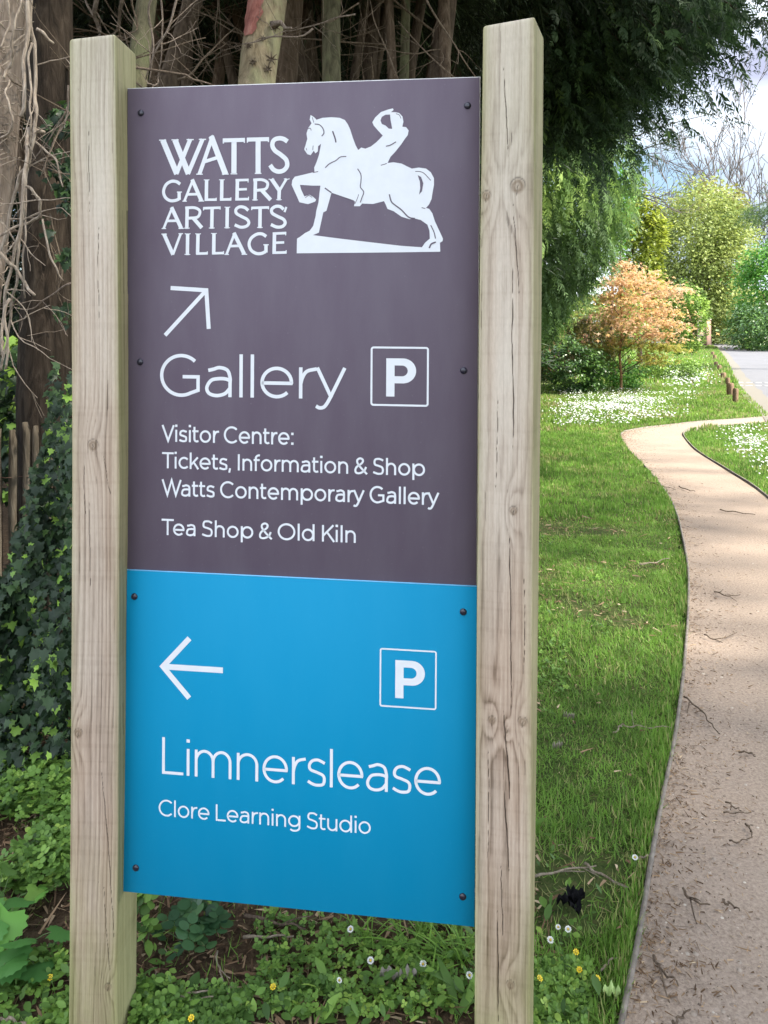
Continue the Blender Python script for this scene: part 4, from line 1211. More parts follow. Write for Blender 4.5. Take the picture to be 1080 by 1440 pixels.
# -- left: big flaky trunk wrapped in pale vines
root = empty("vine_clad_tree", (-2.03, 3.22, 0))
tag(root, "thick flaky grey trunk at the left edge of the photo", "tree")
me, P = trunkmesh((0.0, 0.02, -0.05), (0.86, 0.1, 9.0), 0.225, 0.16, k=3, n=22, seg=60, wob=0.03, flare=0.15)
link("trunk", me, bark_vine, root)
wood_crown(root, P, 1, 5.2, 2.0)
wp = lambda px, py, Y=2.98: at(px, py, Y)
vines = [
    ([(42, -20), (44, 40), (50, 75), (49, 130), (51, 160), (46, 200), (40, 228), (26, 252), (14, 300), (4, 345), (-12, 380)], 0.0075),
    ([(38, -10), (40, 30), (34, 90), (34, 140), (30, 165)], 0.0085),
    ([(40, 180), (38, 215), (33, 260), (30, 310), (22, 350), (10, 400), (4, 450), (2, 500)], 0.007),
    ([(34, 240), (32, 300), (26, 350), (24, 390), (16, 430), (12, 470), (8, 520)], 0.006),
    ([(36, 262), (46, 268), (56, 284), (55, 302), (44, 312), (28, 316), (10, 326), (-8, 334)], 0.0058),
    ([(-6, 352), (12, 368), (24, 380), (36, 400), (48, 416)], 0.0075),
    ([(-4, 30), (8, 40), (20, 44), (34, 40)], 0.004), ([(4, 110), (12, 96), (18, 80), (16, 60), (22, 30), (30, 0)], 0.005),
    ([(-4, 200), (8, 190), (18, 176), (14, 150), (8, 130), (14, 112)], 0.004), ([(46, 196), (62, 210), (78, 225), (88, 262)], 0.004),
    ([(60, 308), (68, 350), (80, 380), (88, 394)], 0.004), ([(52, 40), (66, 52), (75, 62)], 0.006), ([(46, 184), (64, 186)], 0.009),
    ([(10, 0), (14, 24), (8, 50), (0, 66)], 0.004), ([(44, 60), (40, 90), (44, 120), (42, 150), (44, 180), (40, 206)], 0.0045),
    ([(40, 225), (36, 280), (36, 330), (32, 372), (36, 420)], 0.004), ([(14, 420), (6, 440), (10, 480), (0, 520)], 0.006),
]
for k, (pts, r_) in enumerate(vines):
    PP = spline(np.array([wp(x, y, 2.94 - 0.02 * (k % 3) + 0.03 * math.sin(i + k)) for i, (x, y) in enumerate(pts)]), 6)
    PP += 0.0022 * np.stack([np.sin(np.arange(len(PP)) * 0.9 + k), np.cos(np.arange(len(PP)) * 0.7), np.sin(np.arange(len(PP)) * 0.6)], 1)
    mb = MB(); mb.tube(PP, np.linspace(r_ * 1.05, r_ * 0.75, len(PP)), 8)
    r_g = np.random.default_rng(900 + k)
    if k in (0, 2, 3):
        for i in range(6):
            j = r_g.integers(2, len(PP) - 2)
            twig_tubes(mb, PP[j], (r_g.normal(0.3, 0.6), -0.1, r_g.normal(-0.2, 0.5)), r_g.uniform(0.10, 0.28), 0.003, 1, r_g, 0.2, 5, 0.5, 2, 0.15, 0.001)
    o = mb.build("woody_vine", vinem, None, True)
    lab = ["longest pale vine running down the big left trunk and curling off the frame", "short thick pale vine at the top of the big left trunk", "pale vine forking below the first one on the left trunk", "thin pale vine hanging down beside the left trunk",
           "pale looping vine that bulges right of the left trunk", "broken pale stick slanting across the left trunk"][k] if k < 6 else "fine pale vine stem clinging to the big left trunk"
    tag(o, lab, "vine", "pale vines on the big left trunk")
# fine rootlets over the bark
mb = MB()
r3 = np.random.default_rng(77)
for i in range(260):
    z = r3.uniform(1.2, 3.4); an = r3.uniform(math.radians(200), math.radians(385))
    ln = r3.uniform(0.05, 0.22); sgn = r3.choice([-1, 1]); pp = []
    for t in np.linspace(0, 1, 6):
        R_ = np.interp(z, P[:, 2], np.linspace(0.235, 0.16, len(P))) * 1.07 + 0.004
        cx_, cy_ = np.interp(z, P[:, 2], P[:, 0]), np.interp(z, P[:, 2], P[:, 1])
        aa = an + sgn * t * ln / 0.22
        pp.append((cx_ + R_ * math.cos(aa), cy_ + R_ * math.sin(aa), z + 0.05 * math.sin(t * 4 + i) * ln * 4 - t * ln * 0.3))
    mb.tube(pp, np.linspace(0.003, 0.0012, 6), 4, r3.uniform(), cap=False)
link("rootlets", mb.mesh("rootlets", True), vinem, root)["kind"] = "stuff"
# hanging dry stems between the left trunk and the wood, and above the panel
tw_spec = [((96, 120), (58, 250), 3.2, 0.004), ((95, 150), (30, 260), 3.3, 0.0035), ((98, 245), (44, 222), 3.2, 0.003), ((99, 398), (20, 432), 3.1, 0.004), ((70, 300), (92, 440), 3.5, 0.005), ((58, 210), (80, 400), 3.5, 0.004),
           ((216, -10), (209, 116), 3.6, 0.006), ((226, -10), (222, 118), 3.7, 0.005), ((250, -10), (205, 112), 3.6, 0.006), ((172, -6), (170, 60), 4.2, 0.012), ((137, -6), (133, 55), 4.2, 0.015), ((186, -6), (180, 60), 3.6, 0.005),
           ((440, 40), (340, 62), 4.4, 0.006), ((500, 20), (392, 44), 4.6, 0.005), ((505, 4), (440, 34), 4.8, 0.005), ((400, 112), (330, 60), 5.0, 0.006), ((560, 112), (520, 0), 5.2, 0.006), ((640, 110), (560, 30), 5.0, 0.006),
           ((600, 0), (670, 110), 5.0, 0.007), ((250, 112), (330, 40), 4.6, 0.008), ((268, 30), (305, 112), 4.8, 0.006), ((208, 118), (222, 110), 3.4, 0.004)]
for k, (a, b, Y, r_) in enumerate(tw_spec):
    PP = curve_line(at(*a, Y), at(*b, Y + 0.1), -0.02, 14, 0.035, k)
    mb = MB(); mb.tube(PP, np.linspace(r_, r_ * 0.5, 14), 6)
    rg = np.random.default_rng(k + 40)
    for i in range(3):
        j = rg.integers(3, 12)
        twig_tubes(mb, PP[j], rg.normal(0, 1, 3) + (0, 0, 0.2), rg.uniform(0.12, 0.3), r_ * 0.5, 1, rg, 0.1, 4, 0.5, 2, 0.15, 0.001)
    o = mb.build("dry_stem", twigm if k in (0, 1, 3, 6, 7, 8, 10, 12, 13, 21) else twigdark, None, True)
    tag(o, "dry bare stem hanging among the trunks left of the left post" if k < 6 else "dry bare stem tangled among the trunks above the panel", "stem",
        "dry stems left of the sign" if k < 6 else "dry stems above the panel")

# ------------------------------------------------------------------ right-hand trees and shrubs
def clumpy(rng_, cent, rad, n, nclump, spread=0.22, shell=0.55, flat=1.0, box=None):
    """points in an ellipsoid gathered into leafy clumps; returns points and the clump number of each"""
    u = rng_.normal(0, 1, (nclump, 3)); u /= np.linalg.norm(u, axis=1)[:, None]
    rr = (shell + (1 - shell) * rng_.uniform(0, 1, nclump) ** 0.5) * (0.82 + 0.36 * vnoise(u[:, 0] * 2.1 + 5, u[:, 2] * 2.1 + u[:, 1], 7))
    c = u * rr[:, None]
    k = rng_.integers(0, nclump, n)
    p = c[k] + rng_.normal(0, spread, (n, 3)) * np.array([1, 1, flat])
    return np.asarray(cent) + p * np.asarray(rad), k

def bush(name, label, cat, cent, rad, n, size, mat, seed, nclump=70, spread=0.17, shell=0.5, trunk=None, tmat=None, group=None, tmpl=DIAMOND, flat=0.8, tilt=0.3, minz=0.03):
    r_ = np.random.default_rng(seed)
    cent = np.asarray(cent, float)
    base_ = np.array([cent[0], cent[1], 0.0])
    root = empty(name, tuple(base_)); tag(root, label, cat, group)
    p, k = clumpy(r_, cent - base_, rad, n, nclump, spread, shell, flat)
    ok = p[:, 2] > minz; p, k = p[ok], k[ok]; n = len(p)
    ct = r_.uniform(0.15, 0.85, nclump) if cent[1] < 40 else r_.uniform(0.32, 0.8, nclump)
    tint = np.clip(ct[k] + r_.normal(0, 0.16, n), 0, 1)
    out = np.arctan2(p[:, 1], p[:, 0])
    me = scatter("crown", *tmpl, p, rotm(r_, n, r_.normal(tilt, 0.45, n), out + r_.normal(0, 0.9, n), r_.normal(0, 0.5, n)), r_.uniform(0.65, 1.3, n) * size, tint)
    link("crown", me, mat, root)
    if trunk:
        top, r0, nb = trunk
        mb = MB()
        P = curve_line((0, 0, -0.05), (r_.normal(0, 0.05), r_.normal(0, 0.05), top), 0, 10, 0.04 * top / 2, seed)
        mb.tube(P, np.linspace(r0, r0 * 0.55, 10), 8)
        link("trunk", mb.mesh("trunk", True), tmat or bark_brown, root)
        for i in range(nb):
            an = r_.uniform(0, 2 * np.pi); j = r_.integers(4, 10)
            e = np.array([math.cos(an) * rad[0] * 0.6, math.sin(an) * rad[1] * 0.6, cent[2] + r_.uniform(-0.3, 0.7) * rad[2]])
            mbb = MB(); mbb.tube(curve_line(P[j], e, 0.05 * top, 8, 0.05 * top, i), np.linspace(r0 * 0.5, r0 * 0.12, 8), 6)
            link("limb", mbb.mesh("limb", True), tmat or bark_brown, root)
    return root

# -- big dark conifer that overhangs the path (trunk hidden behind the right post)
r_ = np.random.default_rng(21)
root = empty("overhanging_conifer", (1.60, 10.0, 0))
tag(root, "big dark conifer whose drooping branches overhang the top right of the view", "tree")
me, P = trunkmesh((0, 0, -0.05), (0.15, 0.1, 13), 0.21, 0.10, k=8, seg=30, flare=0.15, wob=0.04)
link("trunk", me, bark_dark, root)
base_ = np.array([1.60, 10.0, 0.0])
limb_px = [((752, 10), (886, 122), 8.2, 8.6), ((756, -30), (905, 95), 8.6, 8.2), ((752, 48), (862, 175), 9.0, 9.4), ((760, -60), (960, 70), 8.4, 7.6), ((770, -90), (985, 40), 8.4, 7.4), ((748, 90), (830, 200), 9.4, 10.0),
           ((790, -140), (1050, 25), 8.8, 7.6), ((800, -150), (930, 130), 9.4, 9.0), ((830, -220), (1050, 0), 9, 7.5), ((752, -10), (850, 60), 9, 9.6), ((760, 60), (800, 130), 9.5, 9.9)]
fp = []; fy = []
for k, (a, b, Ya, Yb) in enumerate(limb_px):
    A = at(*a, Ya) - base_; B_ = at(*b, Yb) - base_
    st_ = np.array([0.05, 0.03, A[2] + 0.9 + 0.2 * k / 10])
    PP = spline(np.array([st_, A, (A + B_) / 2 + (0, 0, 0.12), B_]), 8)
    mb = MB(); mb.tube(PP, np.linspace(0.035, 0.008, len(PP)), 6)
    link("limb", mb.mesh("limb", True), bark_dark, root)
    for i in range(480):
        j = r_.integers(8, len(PP)); q = PP[j]
        o_ = r_.normal(0, 1, 3) * np.array([0.34, 0.40, 0.22]) * (0.35 + 0.65 * min(1, j / len(PP) * 1.3)); o_[2] -= 0.14 + 0.08 * abs(r_.normal())
        fp.append(q + o_); fy.append(math.atan2(o_[1] + 0.3 * (B_ - A)[1], o_[0] + 0.5 * (B_ - A)[0]))
# its upper crown, mostly above the picture, broadened and thickened to shade the foreground
n = 11000
an = r_.uniform(0, 2 * np.pi, n); rr = np.sqrt(r_.uniform(0, 1, n)); zz = r_.uniform(0, 1, n)
up_ = np.stack([2.4 + np.cos(an) * rr * 6.0 * (1 - 0.55 * zz), -4.6 + np.sin(an) * rr * 7.2 * (1 - 0.55 * zz), 5.6 + zz * 6.0 + 0.25 * rr * 2], 1)
yy_ = up_[:, 1] + base_[1]
up_[:, 2] = np.maximum(up_[:, 2], EYE + 0.455 * yy_ + 0.35)
fp = np.concatenate([np.array(fp), up_]); fy = np.concatenate([np.array(fy), an])
# dark inner mass against the wood and down to the post
n2 = 5200
px_ = r_.uniform(735, 1020, n2); lim = np.interp(px_, [735, 770, 820, 870, 905, 950, 985, 1020], [215, 185, 160, 145, 120, 72, 36, 6])
py_ = lim - (lim + 60) * r_.uniform(0, 1, n2) ** 0.9; Yd = r_.uniform(8.8, 11.2, n2)
inner = np.stack([(px_ - CX) / FPX * Yd, Yd, EYE - (py_ - CY) / FPX * Yd], 1) - base_
fp = np.concatenate([fp, inner]); fy = np.concatenate([fy, r_.uniform(-1.2, 1.2, n2)])
fp = fp + 0
n = len(fp)
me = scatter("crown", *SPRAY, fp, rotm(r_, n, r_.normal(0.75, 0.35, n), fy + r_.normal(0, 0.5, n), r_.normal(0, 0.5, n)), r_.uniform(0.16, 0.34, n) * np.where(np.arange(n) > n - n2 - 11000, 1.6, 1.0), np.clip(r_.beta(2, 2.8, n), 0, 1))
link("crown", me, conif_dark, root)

# -- unseen tree added right of the path, behind the viewer, to shade the sign
r_ = np.random.default_rng(91)
root = empty("added_shade_tree", (7.6, -3.2, 0)); tag(root, "unseen tall conifer added right of the path, behind the viewer, to shade the sign", "tree")
me, P = trunkmesh((0, 0, -0.05), (0.1, 0.1, 13), 0.3, 0.1, k=6, seg=24)
link("trunk", me, bark_dark, root)
n = 15000; an = r_.uniform(0, 2 * np.pi, n); rr = np.sqrt(r_.uniform(0, 1, n)); zz = r_.uniform(0, 1, n)
p = np.stack([np.cos(an) * rr * 4.6 * (1 - 0.45 * zz) - 0.6, np.sin(an) * rr * 5.2 * (1 - 0.45 * zz) + 0.4, 5.4 + zz * 7.0], 1)
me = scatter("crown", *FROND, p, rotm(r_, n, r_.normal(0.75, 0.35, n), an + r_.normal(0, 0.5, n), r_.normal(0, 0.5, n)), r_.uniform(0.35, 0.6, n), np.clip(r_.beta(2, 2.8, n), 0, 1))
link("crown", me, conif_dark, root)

# -- weeping green conifer beyond it
root = empty("weeping_cypress", (3.0, 16.6, 0))
tag(root, "tall weeping green cypress hanging in curtains right of the right post", "tree")
me, P = trunkmesh((0, 0, -0.05), (0.1, 0.1, 11), 0.24, 0.09, k=5, seg=24)
link("trunk", me, barkmat("reddish_bark", (0.045, 0.022, 0.016), (0.11, 0.06, 0.042), (0.19, 0.12, 0.085)), root)
n = 14000
zz = r_.uniform(1.55, 9.6, n)
Rz = np.interp(zz, [1.5, 2.2, 3.0, 4.0, 4.8, 6.0, 7.5, 10], [0.50, 1.05, 1.62, 1.95, 2.15, 2.0, 1.8, 0.9])
an = r_.uniform(0, 2 * np.pi, n)
lob = 0.80 + 0.34 * vnoise(an * 2.4, zz * 0.55, 3) + 0.12 * vnoise(an * 7, zz * 1.8, 4)
rr = Rz * lob * (0.25 + 0.75 * np.sqrt(r_.uniform(0, 1, n)))
p = np.stack([np.cos(an) * rr, np.sin(an) * rr, zz], 1)
strand = vnoise(an * 9, zz * 0.25, 9)
tint = np.clip(0.10 + 1.5 * strand * vnoise(an * 3, zz * 0.9, 12) + 0.25 * (vnoise(an * 5, zz * 2.2, 15) - 0.5) + r_.normal(0, 0.12, n), 0, 1)
me = scatter("crown", *SPRAY, p, rotm(r_, n, r_.normal(1.02, 0.26, n), an + r_.normal(0, 0.6, n), r_.normal(0, 0.6, n)), r_.uniform(0.26, 0.56, n), tint)
link("crown", me, conif_green, root)

lf_bright = leafmat("bright_leaf", [(0.0, (0.038, 0.105, 0.018)), (0.5, (0.083, 0.240, 0.033)), (1.0, (0.180, 0.390, 0.060))], 0.45, 0.35)
lf_lime = leafmat("lime_leaf", [(0.0, (0.115, 0.161, 0.021)), (0.5, (0.276, 0.333, 0.040)), (1.0, (0.437, 0.483, 0.069))], 0.5, 0.4)
lf_willow = leafmat("willow_leaf", [(0.0, (0.128, 0.165, 0.045)), (0.5, (0.255, 0.315, 0.083)), (1.0, (0.420, 0.465, 0.128))], 0.55, 0.35)
lf_dark = leafmat("laurel_leaf", [(0.0, (0.024, 0.058, 0.017)), (0.5, (0.057, 0.129, 0.030)), (1.0, (0.142, 0.254, 0.050))], 0.35, 0.2, 0.5)
lf_mid = leafmat("shrub_leaf", [(0.0, (0.081, 0.146, 0.030)), (0.5, (0.173, 0.293, 0.050)), (1.0, (0.344, 0.488, 0.083))], 0.5, 0.3)
lf_olive = leafmat("olive_leaf", [(0.0, (0.090, 0.090, 0.030)), (0.5, (0.195, 0.195, 0.053)), (1.0, (0.375, 0.360, 0.090))], 0.5, 0.3)
lf_maple = leafmat("young_maple_leaf", [(0.0, (0.26, 0.28, 0.05)), (0.25, (0.42, 0.36, 0.09)), (0.45, (0.54, 0.36, 0.14)), (0.75, (0.62, 0.38, 0.22)), (1.0, (0.70, 0.52, 0.34))], 0.5, 0.5)

def ctr(px0, px1, py0, py1, Y):
    a = at(px0, py1, Y); b = at(px1, py0, Y)
    return (a + b) / 2, np.array([(b[0] - a[0]) / 2, (b[0] - a[0]) / 2, (b[2] - a[2]) / 2])

c, r = ctr(835, 892, 228, 345, 21.5)
bush("leafy_tree", "bright green broadleaf tree just right of the weeping cypress", "tree", c, r * (1, 1, 1), 2600, 0.13, lf_bright, 31, 50, 0.2, trunk=(3.6, 0.06, 4))
c, r = ctr(868, 932, 282, 420, 31)
bush("golden_tree", "yellow-green tree rising behind the orange maple", "tree", c, r, 5200, 0.19, lf_lime, 32, 80, 0.15, trunk=(3.5, 0.12, 4))
c, r = ctr(898, 1052, 262, 492, 80)
bush("round_willow", "large rounded pale green willow beyond the orange maple", "tree", c, r * (1, 1, 1.0), 42000, 0.36, lf_willow, 33, 260, 0.13, 0.45, trunk=(6, 0.3, 6))
c, r = ctr(950, 1040, 250, 370, 92)
bush("olive_tree", "olive-tinted tree behind the top of the pale willow", "tree", c, r, 4200, 0.5, lf_olive, 34, 70, 0.16, trunk=(6.5, 0.25, 5))
c, r = ctr(1032, 1150, 342, 490, 61)
bush("hedge_tree", "leafy green tree at the right edge above the lane", "tree", c, r, 9000, 0.30, lf_bright, 35, 110, 0.14, trunk=(3, 0.2, 4))
c, r = ctr(1030, 1130, 428, 497, 56)
bush("lane_hedge", "dark green hedge along the far side of the lane", "hedge", c, r * (1.0, 1.6, 1.0), 7000, 0.26, lf_dark, 36, 110, 0.14)
c, r = ctr(926, 994, 398, 494, 27)
bush("clipped_shrub", "rounded light green clipped shrub right of the orange maple", "shrub", c, r, 7500, 0.10, lf_mid, 37, 150, 0.09, 0.75)
c, r = ctr(845, 905, 395, 500, 24.5)
bush("green_shrub", "mid green shrub half hidden behind the orange maple", "shrub", c, r * (1, 1, 1), 4200, 0.11, lf_mid, 38, 80, 0.14)
c, r = ctr(785, 868, 440, 524, 20.6)
bush("olive_shrub", "olive-green shrub left of the orange maple", "shrub", c, r, 4600, 0.10, lf_olive, 39, 70, 0.15)
c, r = ctr(755, 852, 478, 552, 19.2)
bush("laurel_bush", "low dark laurel bush beside the right post", "shrub", c, r * (1, 0.8, 1.0), 6500, 0.085, lf_dark, 40, 110, 0.12, 0.6)
c, r = ctr(800, 905, 498, 552, 20.8)
bush("low_shrub", "low bright green shrub spreading behind the maple trunk", "shrub", c, r * (1, 0.8, 1), 4800, 0.08, lf_bright, 41, 90, 0.13)
c, r = ctr(900, 985, 500, 536, 24)
bush("low_shrub", "low pale green shrub at the foot of the clipped shrub", "shrub", c, r * (1, 0.8, 1), 3200, 0.09, lf_mid, 42, 70, 0.14)
c, r = ctr(1060, 1105, 262, 352, 30)
bush("pine_tree", "dark pine branch tips at the right edge of the photo", "tree", c + (1.1, 0, 0), r * (2.9, 2.6, 0.95), 2600, 0.5, conif_dark, 43, 26, 0.2, 0.4, trunk=(9, 0.2, 5), tmpl=FROND5)

# -- orange young maple in tiers
root = empty("orange_maple", tuple(G(873, 549)))
tag(root, "small young maple with orange and salmon spring leaves on the lawn", "tree")
mY = G(873, 549)[1]; mb_ = G(873, 549)
r_ = np.random.default_rng(4)
mb = MB()
TP = spline(np.array([(0, 0, -0.03), (0.01, 0, 0.4), (-0.02, 0.02, 0.9), (0.03, 0, 1.6), (0.0, 0.03, 2.4), (0.02, 0, 3.1)]), 6)
mb.tube(TP, np.linspace(0.042, 0.012, len(TP)), 8)
link("trunk", mb.mesh("trunk", True), barkmat("maple_bark", (0.14, 0.08, 0.04), (0.28, 0.16, 0.08), (0.36, 0.22, 0.12)), root)
pads = [(875, 372, 24, 9), (890, 385, 40, 12), (858, 395, 32, 11), (905, 400, 45, 12), (868, 412, 40, 11), (925, 412, 34, 11), (845, 418, 26, 10), (895, 422, 50, 13), (870, 436, 44, 12), (930, 436, 38, 12), (905, 447, 48, 13),
        (860, 452, 34, 11), (940, 455, 26, 11), (885, 462, 46, 13), (925, 470, 34, 11), (862, 478, 24, 10), (900, 482, 36, 11), (935, 486, 26, 8), (915, 500, 30, 8), (945, 488, 22, 7), (850, 488, 20, 8), (955, 406, 18, 7), (918, 508, 20, 6), (876, 395, 30, 11)]
pp = []; tt = []
for i, (px, py, hw, hh) in enumerate(pads):
    Yp = mY + r_.normal(0, 0.55); q = at(px, py, Yp) - mb_; rx = hw / FPX * mY; rz = hh / FPX * mY
    m = int(hw * 7)
    o_ = r_.normal(0, 0.52, (m, 3)) * np.array([rx, rx, rz * 0.62]); o_[:, 2] -= 0.16 * (o_[:, 0] / rx) ** 2 * rx
    pp.append(q + o_)
    tt.append(np.clip((0.66 if px > 850 and py < 470 else 0.42) + r_.normal(0, 0.1) + r_.normal(0, 0.17, m) - (0.3 if py > 478 else 0), 0, 1))
    mb = MB()
    j = int(np.clip(len(TP) * (q[2] - 0.35) / 3.1, 6, len(TP) - 2))
    mb.tube(curve_line(TP[j], q, 0.06, 8, 0.05, i), np.linspace(0.013, 0.004, 8), 5)
    link("limb", mb.mesh("limb", True), bark_brown, root)
pp = np.concatenate(pp); tt = np.concatenate(tt); n = len(pp)
MAPLE = ([(0, 0, 0), (0.35, 0.10, 0.0), (0.55, 0.5, -0.08), (0.62, 0.14, 0.02), (1.0, 0, -0.12), (0.62, -0.14, 0.02), (0.55, -0.5, -0.08), (0.35, -0.10, 0.0)], [(0, 1, 2, 3, 4, 5, 6, 7)])
me = scatter("crown", *MAPLE, pp, rotm(r_, n, r_.normal(0.35, 0.35, n), None, r_.normal(0, 0.35, n)), r_.uniform(0.08, 0.16, n), tt)
link("crown", me, lf_maple, root)

# -- bare trees against the sky
def bare_tree(px, Y, H, seed, label, lean=0.0, stems=5, r0=0.2, spread=0.3, z0=2.0, first=0.5):
    b = at(px, CY, Y); b[2] = 0
    root = empty("bare_tree", tuple(b)); tag(root, label, "tree", None)
    rg = np.random.default_rng(seed)
    mb = MB(); top = np.array([lean * 0.3, 0, z0])
    mb.tube(curve_line((0, 0, -0.1), top, 0, 8, 0.1, seed), np.linspace(r0, r0 * 0.8, 8), 8)
    link("trunk", mb.mesh("trunk", True), greytwig, root)
    for i in range(stems):
        mb = MB()
        d_ = np.array([lean + rg.normal(0, spread), rg.normal(0, spread), 1.0])
        twig_tubes(mb, top, d_, H * first * rg.uniform(0.75, 1.1), r0 * 0.45, 4, rg, -0.30, 5, 0.36, 3, 0.08, 0.026 * Y / 60)
        link("limb", mb.mesh("limb", True), greytwig, root)
    return root
greytwig = barkmat("grey_twigs", (0.07, 0.06, 0.055), (0.14, 0.12, 0.115), (0.22, 0.195, 0.185), scale=1)
bare_tree(1040, 100, 27, 3, "tall bare tree standing above the pale willow", 0.02, 6, 0.26, 0.22, 4.0, 0.52)
bare_tree(985, 104, 23, 6, "bare tree between the pale willow and the conifer", -0.1, 3, 0.24, 0.3, 4.0, 0.48)
bare_tree(1095, 102, 27, 9, "bare tree at the right edge behind the leafy hedge tree", -0.02, 5, 0.24, 0.22, 4.0, 0.5)
# long bare side branches reaching out from behind the cypress
root = empty("bare_birch", (4.6, 25.0, 0)); tag(root, "bare tree whose long twigs reach right from behind the cypress", "tree")
mb = MB(); mb.tube(curve_line((0, 0, -0.1), (0.4, 0, 9), 0, 12, 0.15, 2), np.linspace(0.16, 0.08, 12), 8)
link("trunk", mb.mesh("trunk", True), greytwig, root)
rg = np.random.default_rng(14)
for a, b in (((868, 222), (985, 190)), ((870, 214), (945, 228)), ((872, 272), (938, 282)), ((870, 268), (958, 300)), ((866, 200), (1010, 158))):
    A = at(*a, 25.0) - (4.6, 25.0, 0); B_ = at(*b, 24.0) - (4.6, 25.0, 0)
    PP = spline(np.array([(0.2, 0, A[2] - 0.4), A, (A + B_) / 2 + (0, 0, 0.08), B_]), 7)
    mb = MB(); mb.tube(PP, np.linspace(0.035, 0.010, len(PP)), 5)
    for i in range(5):
        j = rg.integers(8, len(PP) - 1); dd = PP[j] - PP[j - 1]; dd /= np.linalg.norm(dd)
        twig_tubes(mb, PP[j], dd + rg.normal(0, 0.45, 3) + (0, 0, 0.1), rg.uniform(0.5, 1.2), 0.010, 2, rg, 0.1, 4, 0.5, 3, 0.13, 0.006)
    link("limb", mb.mesh("limb", True), greytwig, root)

# -- woods closing the far view
r_ = np.random.default_rng(66); n = 16000
P_ = np.stack([r_.uniform(-70, 120, n), r_.uniform(125, 140, n), np.abs(r_.normal(0, 1, n))], 1)
P_[:, 2] = 8.0 * r_.uniform(0, 1, n) ** 0.8 * (0.55 + 0.6 * fbm(P_[:, 0] * 0.12, 0.0, 4, 3))
me = scatter("far_trees", *DIAMOND, P_, rotm(r_, n, r_.normal(0.4, 0.5, n)), r_.uniform(1.0, 2.0, n), np.clip(vnoise(P_[:, 0] * 0.25, P_[:, 2] * 0.3, 5) + r_.normal(0, 0.15, n), 0, 1))
tag(link("far_trees", me, lf_willow), "line of far trees closing the view along the horizon", "woodland", None, "stuff")

# -- brick wall at the bend of the lane, board fence by the cypress, bollards
def brickmat():
    m, t, p = newmat("old_brick")
    b = t.nodes.new("ShaderNodeTexBrick"); b.inputs['Scale'].default_value = 4.4
    b.inputs['Color1'].default_value = (0.30, 0.13, 0.09, 1); b.inputs['Color2'].default_value = (0.40, 0.22, 0.16, 1); b.inputs['Mortar'].default_value = (0.42, 0.38, 0.33, 1)
    b.inputs['Mortar Size'].default_value = 0.018
    t.links.new(coord(t), b.inputs['Vector']); t.links.new(b.outputs['Color'], p.inputs['Base Color']); p.inputs['Roughness'].default_value = 0.9
    return m
a = at(985, CY, 58); b = at(999, CY, 76)
vec = np.array([b[0] - a[0], b[1] - a[1]]); ln = np.hypot(*vec); rz = math.atan2(vec[1], vec[0])
root = empty("brick_wall", (a[0], a[1], 0), rz)
tag(root, "old pinkish brick wall where the lane bends out of sight", "wall")
mb = MB(); mb.box((ln / 2, 0, 1.15), (ln, 0.24, 2.5))
o = link("wall", mb.mesh("wall"), brickmat(), root)
mb = MB(); mb.box((ln / 2, 0, 2.45), (ln + 0.06, 0.34, 0.1)); link("coping", mb.mesh("coping"), plain("stone_coping", (0.42, 0.36, 0.30), 0.9), root)
mb = MB(); mb.box((-0.20, 0, 1.3), (0.4, 0.42, 2.8)); mb.box((-0.20, 0, 2.76), (0.5, 0.5, 0.12)); link("pier", mb.mesh("pier"), brickmat(), root)

fencem = barkmat("brown_fence_board", (0.07, 0.035, 0.02), (0.16, 0.085, 0.05), (0.24, 0.14, 0.09))
a = at(758, 500, 24.0); root = empty("board_fence", (a[0], a[1], 0)); tag(root, "brown board fence glimpsed between the cypress and the shrubs", "fence")
mb = MB()
for i in range(11): mb.box((i * 0.15, 0.01 * (i % 2), 0.95), (0.14, 0.02, 1.9 + 0.02 * math.sin(i * 3)))
link("boards", mb.mesh("boards"), fencem, root)
for x in (-0.1, 1.6):
    mb = MB(); mb.box((x, 0.03, 1.0), (0.1, 0.1, 2.1)); link("post", mb.mesh("post"), fencem, root)

bolm = barkmat("bollard_timber", (0.12, 0.075, 0.045), (0.22, 0.145, 0.09), (0.30, 0.215, 0.14))
capm = plain("bollard_top", (0.30, 0.24, 0.17), 0.9)
bspec = [(1034, 565.8, 546), (1027, 556, 538.5), (1023.5, 542, 531), (1017.5, 535, 524), (1011, 523, 513.5), (1007, 517, 508.5), (1005, 507, 499), (1002, 501.5, 494.5)]
blab = ["nearest short timber bollard by the lane, slightly pale", "stout dark timber bollard second from the path", "thin timber bollard third from the path", "timber bollard fourth from the path along the lane", "timber bollard fifth from the path along the lane",
        "timber bollard sixth from the path along the lane", "timber bollard next to last before the bend", "farthest small timber bollard at the bend of the lane"]
mb = MB(); V = []
for (s_, z) in ((0.5, -0.1), (0.5, 0.86), (0.40, 1.0)):
    V += [(-s_, -s_, z), (s_, -s_, z), (s_, s_, z), (-s_, s_, z)]
mb.add(V, [(0, 1, 5, 4), (1, 2, 6, 5), (2, 3, 7, 6), (3, 0, 4, 7), (4, 5, 9, 8), (5, 6, 10, 9), (6, 7, 11, 10), (7, 4, 8, 11), (8, 9, 10, 11)])
bm_ = mb.mesh("post"); bm_.materials.append(bolm)
for i, (px, yb, yt) in enumerate(bspec):
    q = G(px, yb); h = (yb - yt) / FPX * q[1]
    o = link("timber_bollard", bm_, None, None, tuple(q)); w_ = 0.12 if i not in (0, 2) else 0.085
    o.scale = (w_, w_, h); o.rotation_euler = (rad(2 * math.sin(i * 2)), rad(2.5 * math.cos(i * 3)), 0.45)
    tag(o, blab[i], "bollard", "timber bollards along the lane")

